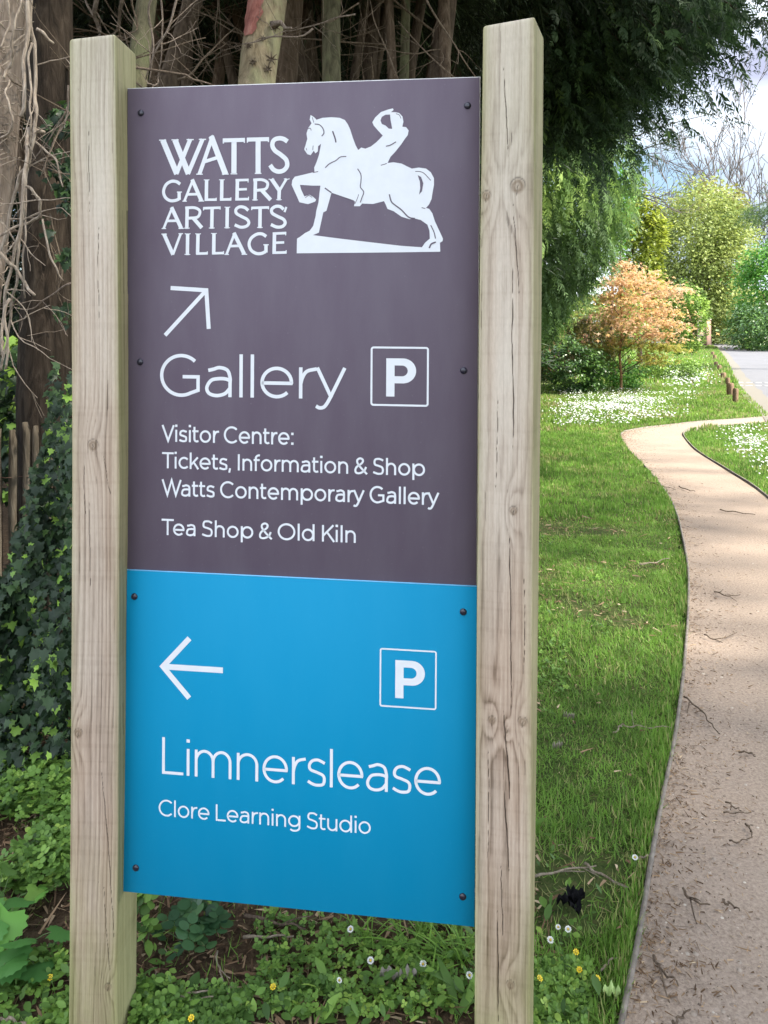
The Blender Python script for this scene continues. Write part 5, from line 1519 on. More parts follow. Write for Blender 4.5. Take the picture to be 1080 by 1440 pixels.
# ------------------------------------------------------------------ grass, ground plants, litter
rg = np.random.default_rng(2024)
grassm = leafmat("lawn_grass", [(0.0, (0.448, 0.442, 0.180)), (0.10, (0.336, 0.351, 0.120)), (0.14, (0.095, 0.182, 0.030)), (0.5, (0.174, 0.325, 0.050)), (0.85, (0.258, 0.455, 0.075)), (1.0, (0.358, 0.559, 0.120))], 0.55, 0.45)
def excl(P): return inside(P, PATH) | inside(P, ROAD)
def grass_density(P):
    """0..1: thin where the brown litter shows, full on the lawn"""
    x, y = P[:, 0], P[:, 1]
    s = np.where(inside(P, soil_poly), 0.06, 1.0)
    e = x - np.interp(y, [0, 2.0, 2.3, 2.7, 3.6, 6, 9, 14, 22], [0.36, 0.33, 0.05, -0.2, 0.15, 0.9, 1.3, 2.2, 2.8])
    s = np.maximum(s, np.clip(0.5 + e / 0.35, 0.05, 1) * (y > 0))
    bare = fbm(x * 2.3, y * 2.3, 61, 3)
    return np.clip(s * np.where(y < 6.5, np.clip((bare - 0.27) * 6, 0.10, 1), 1), 0, 1)
vergem = leafmat("verge_grass", [(0.0, (0.40, 0.34, 0.18)), (0.10, (0.30, 0.27, 0.12)), (0.14, (0.10, 0.19, 0.03)), (0.5, (0.19, 0.33, 0.05)), (0.85, (0.30, 0.44, 0.08)), (1.0, (0.40, 0.50, 0.14))], 0.55, 0.45)
def grass(x0, x1, y0, y1, dens, hgt, wid, name, lab, seed, lean=0.98):
    r_ = np.random.default_rng(seed)
    n = int((x1 - x0) * (y1 - y0) * dens)
    P = np.stack([r_.uniform(x0, x1, n), r_.uniform(y0, y1, n)], 1)
    # only what can be looked at from about here
    vis = (P[:, 0] < 0.62 * P[:, 1] + 1.2) & (P[:, 0] > -0.62 * P[:, 1] - 0.6)
    P = P[vis]; P = P[~excl(P)]
    P = P[r_.uniform(0, 1, len(P)) < grass_density(P)]
    n = len(P)
    tuft = vnoise(P[:, 0] * 5, P[:, 1] * 5, 71); big = fbm(P[:, 0] * 0.9, P[:, 1] * 0.9, 72, 3)
    h = hgt * (0.45 + 0.9 * tuft) * r_.uniform(0.5, 1.3, n)
    tint = np.clip(0.48 + 0.55 * (big - 0.5) + 0.5 * (vnoise(P[:, 0] * 11, P[:, 1] * 11, 73) - 0.5) + r_.normal(0, 0.11, n), 0.15, 1)
    dry = r_.uniform(0, 1, n) < 0.10 + 0.40 * np.clip((0.46 - fbm(P[:, 0] * 2.3, P[:, 1] * 2.3, 61, 3)) * 5, 0, 1)
    tint = np.where(dry, r_.uniform(0, 0.12, n), tint)
    R = rotm(r_, n, -np.pi / 2 + np.abs(r_.normal(lean, 0.38, n)), None, r_.normal(0, 0.2, n))
    tv = [(0, -0.5, 0), (0, 0.5, 0), (0.55, 0.40, -0.05), (0.55, -0.40, -0.05), (1, 0, -0.26)]
    tv = np.array(tv) * np.array([1, 1, -1])
    me = scatter(name, tv, BLADE[1], np.column_stack([P, gh(P[:, 0], P[:, 1])]), R, np.stack([h, wid * r_.uniform(0.6, 1.4, n), h], 1), tint)
    tag(link(name, me, vergem if name == 'verge_grass' else grassm), lab, "grass", None, "stuff")
grass(-1.2, 3.2, 1.45, 3.4, 19000, 0.036, 0.0027, "near_grass", "short green lawn grass beside the near path", 1)
grass(-0.6, 4.5, 3.4, 6.4, 10500, 0.034, 0.0040, "lawn_grass", "mown green grass between the right post and the path", 2)
grass(0.4, 8.5, 6.4, 12.0, 3400, 0.046, 0.008, "lawn_grass", "mown green grass along the bend of the path", 3, 0.45)
grass(2.0, 14.0, 12.0, 22, 1100, 0.065, 0.016, "verge_grass", "green grass around the maple and daisies", 4, 0.4)
grass(5.0, 34.0, 22, 70, 130, 0.16, 0.05, "verge_grass", "far grass verge along the lane", 5, 0.4)

# longer blades hanging over the edging
r_ = np.random.default_rng(17); n = 9000
j = r_.integers(6, len(PL) - 8, n); dP = np.gradient(PL, axis=0); dP /= np.linalg.norm(dP, axis=1)[:, None]
off = np.abs(r_.exponential(0.030, n)) + 0.004
P = PL[j] - np.stack([dP[j][:, 1], -dP[j][:, 0]], 1) * off[:, None] + dP[j] * r_.uniform(-0.12, 0.12, (n, 1))
P = P[(P[:, 1] > 1.3) & ~excl(P)]; P = P[vnoise(P[:, 0] * 4, P[:, 1] * 4, 19) > 0.28]; n = len(P)
h = r_.uniform(0.018, 0.05, n) * (1 + 0.05 * P[:, 1]); tv = np.array([(0, -0.5, 0), (0, 0.5, 0), (0.55, 0.40, 0.05), (0.55, -0.40, 0.05), (1, 0, 0.26)])
me = scatter("edge_grass", tv, BLADE[1], np.column_stack([P, gh(P[:, 0], P[:, 1])]), rotm(r_, n, -np.pi / 2 + np.abs(r_.normal(0.7, 0.4, n)), None, r_.normal(0, 0.2, n)), np.stack([h, 0.0026 + 0.0006 * P[:, 1], h], 1), np.where(r_.uniform(0, 1, n) < 0.2, 0.05, np.clip(r_.normal(0.45, 0.18, n), 0.15, 1)))
tag(link("edge_grass", me, grassm), "ragged grass hanging over the left path edging", "grass", None, "stuff")

# lawn daisies seen as a white drift
FLOWER = ([(math.cos(t) * 1.0, math.sin(t) * 1.0, 0.12) for t in np.linspace(0, 2 * np.pi, 7)[:-1]], [(0, 1, 2, 3, 4, 5)])
petalm = leafmat("white_petal", [(0.0, (0.40, 0.44, 0.38)), (1.0, (0.62, 0.64, 0.60))], 0.6, 0.2)
def drift(polys, n, size, name, lab, seed, zr):
    r_ = np.random.default_rng(seed); pts = []
    for (px0, px1, py0, py1, k) in polys:
        m = int(n * k)
        q = np.stack([np.clip(r_.normal((px0 + px1) / 2, (px1 - px0) / 3.6, m), px0 - 12, px1 + 12), np.clip(r_.normal((py0 + py1) / 2, (py1 - py0) / 3.4, m), py0 - 3, py1 + 3)], 1)
        y = EYE * FPX / (q[:, 1] - CY); pts.append(np.stack([(q[:, 0] - CX) / FPX * y, y], 1))
    P = np.concatenate(pts); P = P[~near_poly(P, PATH, 0.12)]; P = P[~excl(P)]
    P = P[fbm(P[:, 0] * 1.6, P[:, 1] * 1.6, seed, 3) + r_.normal(0, 0.06, len(P)) > 0.50]
    m = len(P)
    me = scatter(name, *FLOWER, np.column_stack([P, r_.uniform(*zr, m)]), rotm(r_, m, r_.normal(0.35, 0.3, m), r_.normal(math.pi / 2 + math.pi, 0.8, m), r_.normal(0, 0.3, m)), r_.uniform(0.7, 1.3, m) * size, r_.uniform(0, 1, m))
    tag(link(name, me, petalm), lab, "flowers", None, "stuff")
drift([(800, 955, 555, 597, 1.0), (840, 920, 562, 584, 0.5), (900, 985, 545, 566, 0.35), (775, 850, 558, 600, 0.35)], 2300, 0.0135, "daisy_drift", "white drift of lawn daisies in front of the orange maple", 81, (0.06, 0.12))
drift([(1020, 1100, 598, 640, 1.0), (1050, 1090, 640, 690, 0.12)], 800, 0.012, "daisy_drift", "white daisies on the grass right of the path", 82, (0.05, 0.10))
drift([(930, 1000, 515, 545, 1.0), (880, 985, 498, 520, 0.3)], 900, 0.024, "daisy_drift", "pale flowers in the verge below the clipped shrub", 83, (0.10, 0.18))

# litter of needles, scraps and twigs under the trees and along the path edge
litm = leafmat("dry_litter", [(0.0, (0.058, 0.035, 0.022)), (0.4, (0.169, 0.106, 0.062)), (0.75, (0.338, 0.237, 0.144)), (1.0, (0.520, 0.413, 0.276))], 0.9, 0.0, 0.1)
def litter(P, length, name, lab, seed, z, pale=0.0):
    r_ = np.random.default_rng(seed); m = len(P)
    me = scatter(name, *BLADE, np.column_stack([P, z(P) if callable(z) else np.full(m, z)]), rotm(r_, m, r_.normal(0, 0.18, m), None, r_.normal(0, 0.7, m)),
                 np.stack([length * r_.gamma(2.2, 0.45, m), length * r_.uniform(0.07, 0.32, m), length * np.ones(m)], 1), np.clip(r_.beta(1.5, 1.9, m) + pale, 0, 1))
    tag(link(name, me, litm), lab, "litter", None, "stuff")
gz_ = lambda P: gh(P[:, 0], P[:, 1]) + 0.006
n = 26000
P_ = np.stack([rg.uniform(-2.6, 0.45, n), rg.uniform(1.5, 4.6, n)], 1)
P_ = P_[(P_[:, 0] > -0.62 * P_[:, 1] - 0.4)]
litter(P_, 0.028, "woodland_litter", "brown litter of needles, scraps and twigs under the sign", 91, gz_)
# on the path: denser against the left edging
n = 7000
j = rg.integers(6, len(PL) - 8, n); off = np.abs(rg.exponential(0.10, n)) + 0.012
dP = np.gradient(PL, axis=0); dP /= np.linalg.norm(dP, axis=1)[:, None]
P_ = PL[j] + np.stack([dP[j][:, 1], -dP[j][:, 0]], 1) * off[:, None] + dP[j] * rg.uniform(-0.1, 0.1, (n, 1))
P_ = P_[inside(P_, PATH) & (P_[:, 1] > 1.3)]
litter(P_, 0.014, "path_litter", "bark scraps gathered against the left edge of the path", 92, 0.004)
n = 5600
P_ = np.stack([rg.uniform(0.4, 4.4, n), 1.4 + 6.5 * rg.uniform(0, 1, n) ** 1.3], 1); P_ = P_[inside(P_, PATH)]
litter(P_, 0.011, "path_litter", "scraps and needles scattered over the sandy path", 93, 0.004)

n = 9000     # grit and small stones
P_ = np.stack([rg.uniform(0.4, 3.6, n), 1.35 + 4.6 * rg.uniform(0, 1, n) ** 1.4], 1); P_ = P_[inside(P_, PATH)]; n = len(P_)
ST_ = ([(1, 0, 0), (0.3, 0.9, 0), (-0.8, 0.5, 0), (-0.7, -0.6, 0), (0.4, -0.8, 0), (0.05, 0.05, 0.55)], [(0, 1, 5), (1, 2, 5), (2, 3, 5), (3, 4, 5), (4, 0, 5)])
gritm = leafmat("path_grit", [(0.0, (0.09, 0.065, 0.05)), (0.5, (0.25, 0.20, 0.16)), (1.0, (0.50, 0.45, 0.38))], 0.9, 0.0, 0.15)
me = scatter("path_grit", *ST_, np.column_stack([P_, np.zeros(n)]), rotm(rg, n, np.zeros(n), None, np.zeros(n)), rg.gamma(2.0, 0.0011, n) + 0.0012, rg.beta(1.3, 1.3, n))
tag(link("path_grit", me, gritm), "small stones and grit bedded in the sandy path", "grit", None, "stuff")
n = 7000     # dry thatch lying in the turf
P_ = np.stack([rg.uniform(-0.2, 2.8, n), rg.uniform(1.5, 6.5, n)], 1); P_ = P_[~excl(P_) & ~inside(P_, soil_poly)]
P_ = P_[fbm(P_[:, 0] * 2.3, P_[:, 1] * 2.3, 61, 3) + rg.normal(0, 0.07, len(P_)) < 0.46]
litter(P_, 0.030, "dry_thatch", "dry straw-coloured bits lying in the turf", 94, lambda P: gh(P[:, 0], P[:, 1]) + 0.018, 0.15)

# single sticks on the path, the lawn and under the sign
stickm = barkmat("stick", (0.055, 0.038, 0.028), (0.13, 0.095, 0.068), (0.22, 0.17, 0.125), scale=3)
stickp = barkmat("pale_stick", (0.16, 0.125, 0.085), (0.30, 0.245, 0.18), (0.42, 0.36, 0.28), scale=3)
def stick(pts, r_, lab, mat=stickm, grp=None, fork=0, k=0):
    PP = spline(np.array([G(x, y, 0.012 + r_) for x, y in pts]), 6)
    PP[:, 2] += 0.004 * np.sin(np.arange(len(PP)) * 1.1 + k)
    PP[:, :2] += 0.003 * np.stack([np.sin(np.arange(len(PP)) * 1.7 + k), np.cos(np.arange(len(PP)) * 1.3)], 1)
    mb = MB(); mb.tube(PP, np.linspace(r_, r_ * 0.45, len(PP)), 6)
    g = np.random.default_rng(300 + k)
    for i in range(fork):
        q = g.integers(2, len(PP) - 2); d_ = PP[q] - PP[q - 1]; d_ /= np.linalg.norm(d_)
        twig_tubes(mb, PP[q], d_ + g.normal(0, 0.6, 3) * (1, 1, 0.15) + (0, 0, 0.05), g.uniform(0.04, 0.10), r_ * 0.55, 0, g, 0.1, 4)
    tag(mb.build("stick", mat, None, True), lab, "stick", grp)
SP = "sticks lying on the path"
for k, (pts, r_, lab, fk) in enumerate([
    ([(962, 980), (985, 998), (1000, 1018), (1013, 1033)], 0.0040, "longest dark stick on the path, below the bend of the edging", 1),
    ([(960, 1252), (975, 1266), (997, 1273)], 0.0042, "dark forked stick on the path, lower right", 2),
    ([(1017, 1267), (1028, 1272), (1040, 1281)], 0.0038, "short dark stick right of the forked stick", 0),
    ([(920, 1345), (932, 1366), (955, 1384)], 0.0040, "dark curved stick on the path near the bottom edge", 1),
    ([(1050, 1158), (1055, 1166), (1058, 1175)], 0.0036, "short upright-looking dark stick on the path at right", 0),
    ([(1022, 1127), (1034, 1136), (1042, 1138)], 0.0028, "thin dark twig on the path, upper of a pair", 1),
    ([(1018, 1143), (1036, 1143), (1055, 1142)], 0.0026, "thin straight twig on the path, lower of a pair", 0),
    ([(1025, 1184), (1045, 1182), (1055, 1178)], 0.0026, "thin slanting twig on the path beside the short dark stick", 0),
    ([(1012, 717), (1035, 720), (1062, 724)], 0.0060, "long thin twig lying across the path before the bend", 1),
    ([(955, 684), (968, 689), (978, 691)], 0.0060, "small twig on the far part of the path", 0),
    ([(908, 676), (930, 683), (950, 688)], 0.0050, "twig against the edging where the path bends", 1),
    ([(1040, 1057), (1052, 1058), (1062, 1062)], 0.0036, "small dark twig on the path at the right edge", 1),
    ([(1005, 832), (1025, 838), (1040, 836)], 0.0042, "small branching twig in the middle of the path", 2),
    ([(990, 893), (1010, 899), (1035, 890)], 0.0034, "thin curved twig on the path beyond the longest stick", 1),
    ([(945, 1440), (955, 1432), (970, 1420)], 0.0036, "pale twig cut by the bottom edge on the path", 0)]):
    stick(pts, r_, lab, stickm, SP, fk, k)
GWS = "sticks lying in the grass"
for k, (pts, r_, lab, fk, mt) in enumerate([
    ([(752, 1233), (790, 1224), (837, 1217)], 0.0040, "pale forked branch in the grass right of the right post", 2, stickp),
    ([(822, 1216), (850, 1232), (878, 1248)], 0.0042, "thin brown branch running from the pale forked branch to the edging", 1, stickp),
    ([(862, 1032), (872, 1022), (876, 1018)], 0.0040, "short pale stick in the grass near the path edging", 0, stickp),
    ([(876, 1020), (905, 1022), (945, 1023)], 0.0030, "long thin dry stem in the grass reaching the edging", 1, stickp),
    ([(900, 793), (920, 791), (942, 784)], 0.0048, "pale thin stick on the lawn in the middle distance", 0, stickp),
    ([(896, 1207), (905, 1205), (916, 1204)], 0.0034, "small pale stick touching the path edging", 0, stickp),
    ([(846, 1365), (856, 1352), (866, 1345)], 0.0030, "small dry stem beside the path near the bottom", 0, stickp)]):
    stick(pts, r_, lab, mt, GWS, fk, 50 + k)
GS = "sticks under the sign"
for k, (pts, r_, lab, fk, mt) in enumerate([
    ([(345, 1286), (390, 1298), (430, 1304)], 0.0050, "dark stick under the lower edge of the blue panel", 1, stickm),
    ([(343, 1318), (380, 1317), (412, 1315)], 0.0042, "pale straight stick under the blue panel", 0, stickp),
    ([(190, 1408), (225, 1388), (275, 1396), (330, 1388)], 0.0034, "long curved root beside the left post under the sign", 2, stickp),
    ([(225, 1390), (260, 1405), (300, 1402)], 0.0030, "thin curved twig below the long root under the sign", 1, stickp),
    ([(304, 1340), (312, 1375), (322, 1398)], 0.0026, "thin upright twig crossing the long root", 1, stickp),
    ([(0, 1432), (20, 1436), (40, 1446)], 0.0050, "pale stick at the bottom left corner", 0, stickp),
    ([(60, 1378), (80, 1370), (98, 1352)], 0.0032, "pale stick left of the left post", 1, stickp),
    ([(0, 1040), (10, 1070), (24, 1092), (58, 1112)], 0.0042, "bent pale stem in the ivy left of the left post", 0, stickp)]):
    stick(pts, r_, lab, mt, GS, fk, 80 + k)

# ivy bank and paling fence at the left
IVY = [(0, 0, 0), (0.18, 0.20, 0.01), (0.10, 0.52, -0.05), (0.42, 0.34, 0.0), (0.62, 0.42, -0.05), (0.68, 0.20, 0.0), (1.08, 0, -0.12), (0.68, -0.20, 0.0), (0.62, -0.42, -0.05), (0.42, -0.34, 0.0), (0.10, -0.52, -0.05), (0.18, -0.20, 0.01), (0.42, 0, 0.05)]
IVYF = [(12, i, i + 1) for i in range(0, 11)] + [(12, 11, 0)]
ivym = leafmat("ivy_leaf", [(0.0, (0.012, 0.026, 0.013)), (0.55, (0.026, 0.053, 0.021)), (0.80, (0.061, 0.117, 0.034)), (0.90, (0.162, 0.286, 0.047)), (1.0, (0.297, 0.481, 0.068))], 0.45, 0.2, 0.3)
n = 6800
px_ = rg.uniform(-130, 104, n); t_ = rg.uniform(0, 1, n)
topz = np.interp(px_, [-130, 0, 20, 40, 52, 66, 80, 104], [0.55, 0.66, 0.70, 0.84, 1.02, 1.26, 1.36, 1.40]) * (0.9 + 0.22 * vnoise(px_ * 0.09, t_ * 2, 14))
zz = topz * t_ ** 0.85
Yv = 2.72 + 0.55 * (zz / 1.3) + rg.normal(0, 0.07, n) + 0.16 * (vnoise(px_ * 0.03, zz * 4, 3) - 0.5) * 2 + 0.25 * np.clip(-px_ / 130, 0, 1)
X = (px_ - CX) / FPX * Yv
me = scatter("ivy", IVY, IVYF, np.stack([X, Yv, zz], 1), rotm(rg, n, rg.normal(1.05, 0.40, n), -np.pi / 2 + rg.normal(0, 0.75, n), rg.normal(0, 0.3, n)), 0.016 + 0.046 * rg.beta(1.6, 2.2, n), np.where(rg.uniform(0, 1, n) < 0.08, rg.uniform(0.82, 1.0, n), rg.uniform(0, 0.72, n)))
tag(link("ivy", me, ivym), "glossy dark ivy heaped against the fence left of the left post", "ivy", None, "stuff")
n = 1500     # ivy higher up on the root of the dark trunk and behind
px_ = rg.uniform(-60, 104, n); py_ = rg.uniform(470, 700, n); Yv = rg.uniform(4.3, 5.2, n)
ok = rg.uniform(0, 1, n) < np.interp(py_, [470, 520, 700], [0.35, 0.9, 1.0]); px_, py_, Yv = px_[ok], py_[ok], Yv[ok]; n = len(px_)
P_ = np.stack([(px_ - CX) / FPX * Yv, Yv, EYE - (py_ - CY) / FPX * Yv], 1)
me = scatter("ivy", IVY, IVYF, P_, rotm(rg, n, rg.normal(0.9, 0.5, n), -np.pi / 2 + rg.normal(0, 0.8, n)), rg.uniform(0.05, 0.10, n), np.where(rg.uniform(0, 1, n) < 0.22, rg.uniform(0.82, 1.0, n), rg.uniform(0.1, 0.8, n)))
tag(link("ivy", me, ivym), "ivy and leaves in the gap behind the paling fence", "ivy", None, "stuff")
n = 700      # a few strands on the dark trunks
px_ = np.concatenate([rg.normal(78, 9, n // 2), rg.normal(96, 6, n - n // 2)]); py_ = rg.uniform(90, 520, n); Yv = rg.uniform(3.35, 3.5, n)
ok = vnoise(px_ * 0.02, py_ * 0.025, 8) > 0.62; px_, py_, Yv = px_[ok], py_[ok], Yv[ok]; n = len(px_)
me = scatter("ivy", IVY, IVYF, np.stack([(px_ - CX) / FPX * Yv, Yv, EYE - (py_ - CY) / FPX * Yv], 1), rotm(rg, n, rg.normal(1.0, 0.4, n), -np.pi / 2 + rg.normal(0, 0.8, n)), rg.uniform(0.03, 0.05, n), rg.uniform(0, 0.8, n))
tag(link("ivy", me, ivym), "sparse ivy sprigs climbing the dark trunk", "ivy", None, "stuff")

palem = barkmat("grey_pale", (0.06, 0.048, 0.032), (0.125, 0.102, 0.072), (0.20, 0.17, 0.125), scale=1.5)
fa = at(-200, 600, 3.55); root = empty("paling_fence", (fa[0], 3.5, 0)); tag(root, "old cleft paling fence half buried in ivy at the left edge", "fence")
r_ = np.random.default_rng(6)
for i in range(23):
    x = i * 0.053 + r_.normal(0, 0.006); w_ = r_.uniform(0.022, 0.034); h_ = r_.uniform(1.06, 1.20)
    mb = MB(); V = []
    for z, s_ in ((-0.1, 1), (0.35, 0.95), (0.75, 1.05), (h_ - 0.05, 0.95), (h_, 0.55)):
        o_ = r_.normal(0, 0.004)
        V += [(x + o_ - w_ / 2 * s_, 0.0, z), (x + o_ + w_ / 2 * s_, 0.004, z), (x + o_ + w_ / 2 * s_, 0.020, z), (x + o_ - w_ / 2 * s_, 0.022, z)]
    F = [(4 * a + b, 4 * a + (b + 1) % 4, 4 * a + 4 + (b + 1) % 4, 4 * a + 4 + b) for a in range(4) for b in range(4)] + [(16, 17, 18, 19)]
    mb.add(V, F); link("pale", mb.mesh("pale"), palem, root)
wirem = plain("rusty_wire", (0.10, 0.055, 0.035), 0.7)
for z in (0.40, 0.92):
    xs_ = np.linspace(-0.1, 1.3, 60)
    mb = MB(); mb.tube(np.stack([xs_, 0.010 + 0.016 * np.sin(xs_ * 2 * np.pi / 0.053 * 0.5), z + 0.004 * np.sin(xs_ * 9)], 1), 0.0022, 5)
    link("wire", mb.mesh("wire"), wirem, root)

# low leafy ground cover: rounded leaves in threes
CLOV = []; CLF = []
for a0 in (0.0, 2.09, 4.19):
    k = len(CLOV)
    for t in np.linspace(0, 2 * np.pi, 9)[:-1]:
        u_, v_ = 0.52 + 0.46 * math.cos(t + math.pi), 0.44 * math.sin(t + math.pi)
        CLOV.append((math.cos(a0) * u_ - math.sin(a0) * v_, math.sin(a0) * u_ + math.cos(a0) * v_, 0.16 * u_ - 0.5 * (v_ * v_) + 0.10 * abs(v_)))
    CLF.append(tuple(range(k, k + 8)))
covm = leafmat("ground_cover_leaf", [(0.0, (0.047, 0.098, 0.024)), (0.45, (0.115, 0.221, 0.045)), (0.8, (0.203, 0.351, 0.065)), (1.0, (0.351, 0.507, 0.100))], 0.5, 0.35, 0.3)
def cover(areas, dens, size, name, lab, seed, h=0.05, thr=0.42, lift=0.0):
    r_ = np.random.default_rng(seed); Q = []
    for (px0, px1, py0, py1, k) in areas:
        m = int(dens * k); q = np.stack([r_.uniform(px0, px1, m), r_.uniform(py0, py1, m)], 1)
        y = EYE * FPX / (q[:, 1] - CY); Q.append(np.stack([(q[:, 0] - CX) / FPX * y, y], 1))
    P = np.concatenate(Q)
    keep = (fbm(P[:, 0] * 4.2, P[:, 1] * 4.2, seed, 3) + r_.normal(0, 0.03, len(P)) > thr) & ~near_poly(P, PATH, 0.05) & ~excl(P); P = P[keep]; m = len(P)
    z = gh(P[:, 0], P[:, 1]) + h * (0.3 + 0.9 * fbm(P[:, 0] * 5, P[:, 1] * 5, seed + 1, 2)) * r_.uniform(0.3, 1.1, m) + lift
    me = scatter(name, CLOV, CLF, np.column_stack([P, z]), rotm(r_, m, r_.normal(0, 0.35, m), None, r_.normal(0.25, 0.35, m)), r_.uniform(0.55, 1.25, m) * size, np.clip(0.5 + 0.5 * (vnoise(P[:, 0] * 3, P[:, 1] * 3, seed + 2) - 0.5) + r_.normal(0, 0.2, m), 0, 1))
    tag(link(name, me, covm), lab, "ground cover", None, "stuff")
cover([(-90, 110, 1085, 1265, 1.0)], 2300, 0.019, "ground_cover", "bright leafy ground cover left of the left post below the ivy", 101, 0.10, 0.36)
cover([(-60, 110, 1350, 1460, 1.0), (185, 480, 1395, 1460, 1.6)], 720, 0.014, "ground_cover", "small clover-like leaves along the bottom edge", 102, 0.05, 0.43)
cover([(360, 700, 1290, 1440, 1.0)], 1300, 0.012, "ground_cover", "weedy leaves under the right half of the blue panel", 103, 0.045, 0.49)
cover([(745, 830, 1360, 1470, 0.6), (745, 860, 740, 900, 0.45), (745, 800, 900, 1010, 0.3)], 1000, 0.012, "ground_cover", "weeds in the grass right of the right post", 104, 0.04, 0.46)

# pointed weed leaves of several sizes mixed in
OVAL = [(0, 0, 0), (0.25, 0.20, 0.02), (0.55, 0.24, 0.0), (0.8, 0.14, -0.05), (1.0, 0, -0.12), (0.8, -0.14, -0.05), (0.55, -0.24, 0.0), (0.25, -0.20, 0.02), (0.5, 0, -0.03)]
OVF = [(8, i, i + 1) for i in range(7)] + [(8, 7, 0)]
r_ = np.random.default_rng(55)
q = np.concatenate([np.stack([r_.uniform(-90, 105, 420), r_.uniform(1090, 1440, 420)], 1), np.stack([r_.uniform(190, 690, 520), r_.uniform(1275, 1450, 520)], 1), np.stack([r_.uniform(750, 840, 120), r_.uniform(1000, 1450, 120)], 1)])
y = EYE * FPX / (q[:, 1] - CY); P = np.stack([(q[:, 0] - CX) / FPX * y, y], 1)
P = P[fbm(P[:, 0] * 3.1, P[:, 1] * 3.1, 58, 3) > 0.46]; m = len(P)
me = scatter("weed_leaves", OVAL, OVF, np.column_stack([P, gh(P[:, 0], P[:, 1]) + 0.015 + 0.05 * r_.uniform(0, 1, m) ** 2]), rotm(r_, m, r_.normal(-0.15, 0.4, m), None, r_.normal(0, 0.4, m)), r_.gamma(4, 0.0048, m) + 0.009, np.clip(r_.normal(0.5, 0.22, m), 0, 1))
tag(link("weed_leaves", me, covm), "pointed weed leaves scattered among the ground cover near the posts", "weeds", None, "stuff")

# clump of round-leaved plant under the sign, light leaves by the post, broad-leaved weeds
def leafplant(px, py, n, size, spread, hgt, lab, mat, seed, name="leafy_plant", tmpl=(CLOV, CLF), tl=0.0, cat="plant"):
    q = G(px, py); root = empty(name, tuple(q)); tag(root, lab, cat)
    r_ = np.random.default_rng(seed); mbs = MB(); pos = []
    for i in range(n):
        an = r_.uniform(0, 2 * np.pi); rr_ = spread * math.sqrt(r_.uniform(0, 1)); z = hgt * r_.uniform(0.45, 1.0) * (1 - 0.5 * (rr_ / spread) ** 2)
        e = np.array([math.cos(an) * rr_, math.sin(an) * rr_, z]); pos.append(e)
        mbs.tube(curve_line((e[0] * 0.2, e[1] * 0.2, -0.02), e, 0.02, 5, 0.004, i), np.linspace(0.0018, 0.0010, 5), 4)
    link("stems", mbs.mesh("stems", True), stemm, root)
    pos = np.array(pos)
    me = scatter("leaves", *tmpl, pos, rotm(r_, n, r_.normal(tl, 0.3, n), np.arctan2(pos[:, 1], pos[:, 0]) + r_.normal(0, 0.5, n), r_.normal(0, 0.3, n)), r_.uniform(0.75, 1.2, n) * size, np.clip(r_.normal(0.5, 0.2, n), 0, 1))
    link("leaves", me, mat, root)
stemm = plain("green_stem", (0.10, 0.16, 0.05), 0.6)
covd = leafmat("dark_round_leaf", [(0.0, (0.022, 0.060, 0.028)), (0.5, (0.045, 0.115, 0.045)), (1.0, (0.08, 0.17, 0.06))], 0.42, 0.25, 0.45)
leafplant(268, 1322, 26, 0.034, 0.085, 0.085, "round-leaved dark green plant under the blue panel near the left post", covd, 1)
leafplant(205, 1292, 9, 0.030, 0.03, 0.12, "small light green plant touching the right side of the left post", covm, 2)
leafplant(205, 1328, 5, 0.026, 0.025, 0.06, "tiny light green seedling below the light green plant by the left post", covm, 3)
LOBE = []; LF = []
for i, a in enumerate(np.linspace(-2.5, 2.5, 31)):
    rr_ = (0.62 + 0.38 * abs(math.cos(a * 1.5)) ** 0.8) * (1.0 + 0.07 * math.cos(i * math.pi)) * (1 - 0.10 * abs(a) / 2.5)
    LOBE.append((0.35 + math.cos(a) * rr_ * 0.75, math.sin(a) * rr_ * 0.75, 0.06 * math.cos(3 * a) - 0.10 * rr_ + 0.02))
LOBE.append((0.0, 0, 0.0)); LOBE.append((0.38, 0, 0.07)); m_ = len(LOBE)
LF = [(m_ - 1, i, i + 1) for i in range(30)] + [(m_ - 1, m_ - 2, 0), (m_ - 1, 30, m_ - 2)]
bigm = leafmat("broad_weed_leaf", [(0.0, (0.045, 0.128, 0.033)), (0.5, (0.083, 0.225, 0.050)), (1.0, (0.165, 0.375, 0.061))], 0.5, 0.3, 0.35)
leafplant(14, 1345, 14, 0.072, 0.13, 0.16, "broad lobed weed with large leaves at the lower left edge", bigm, 5, "hogweed_plant", (LOBE, LF), 0.25)
leafplant(-8, 1290, 9, 0.05, 0.09, 0.14, "bright broad weed behind the large-leaved weed", covm, 6, "hogweed_plant", (LOBE, LF), 0.2)
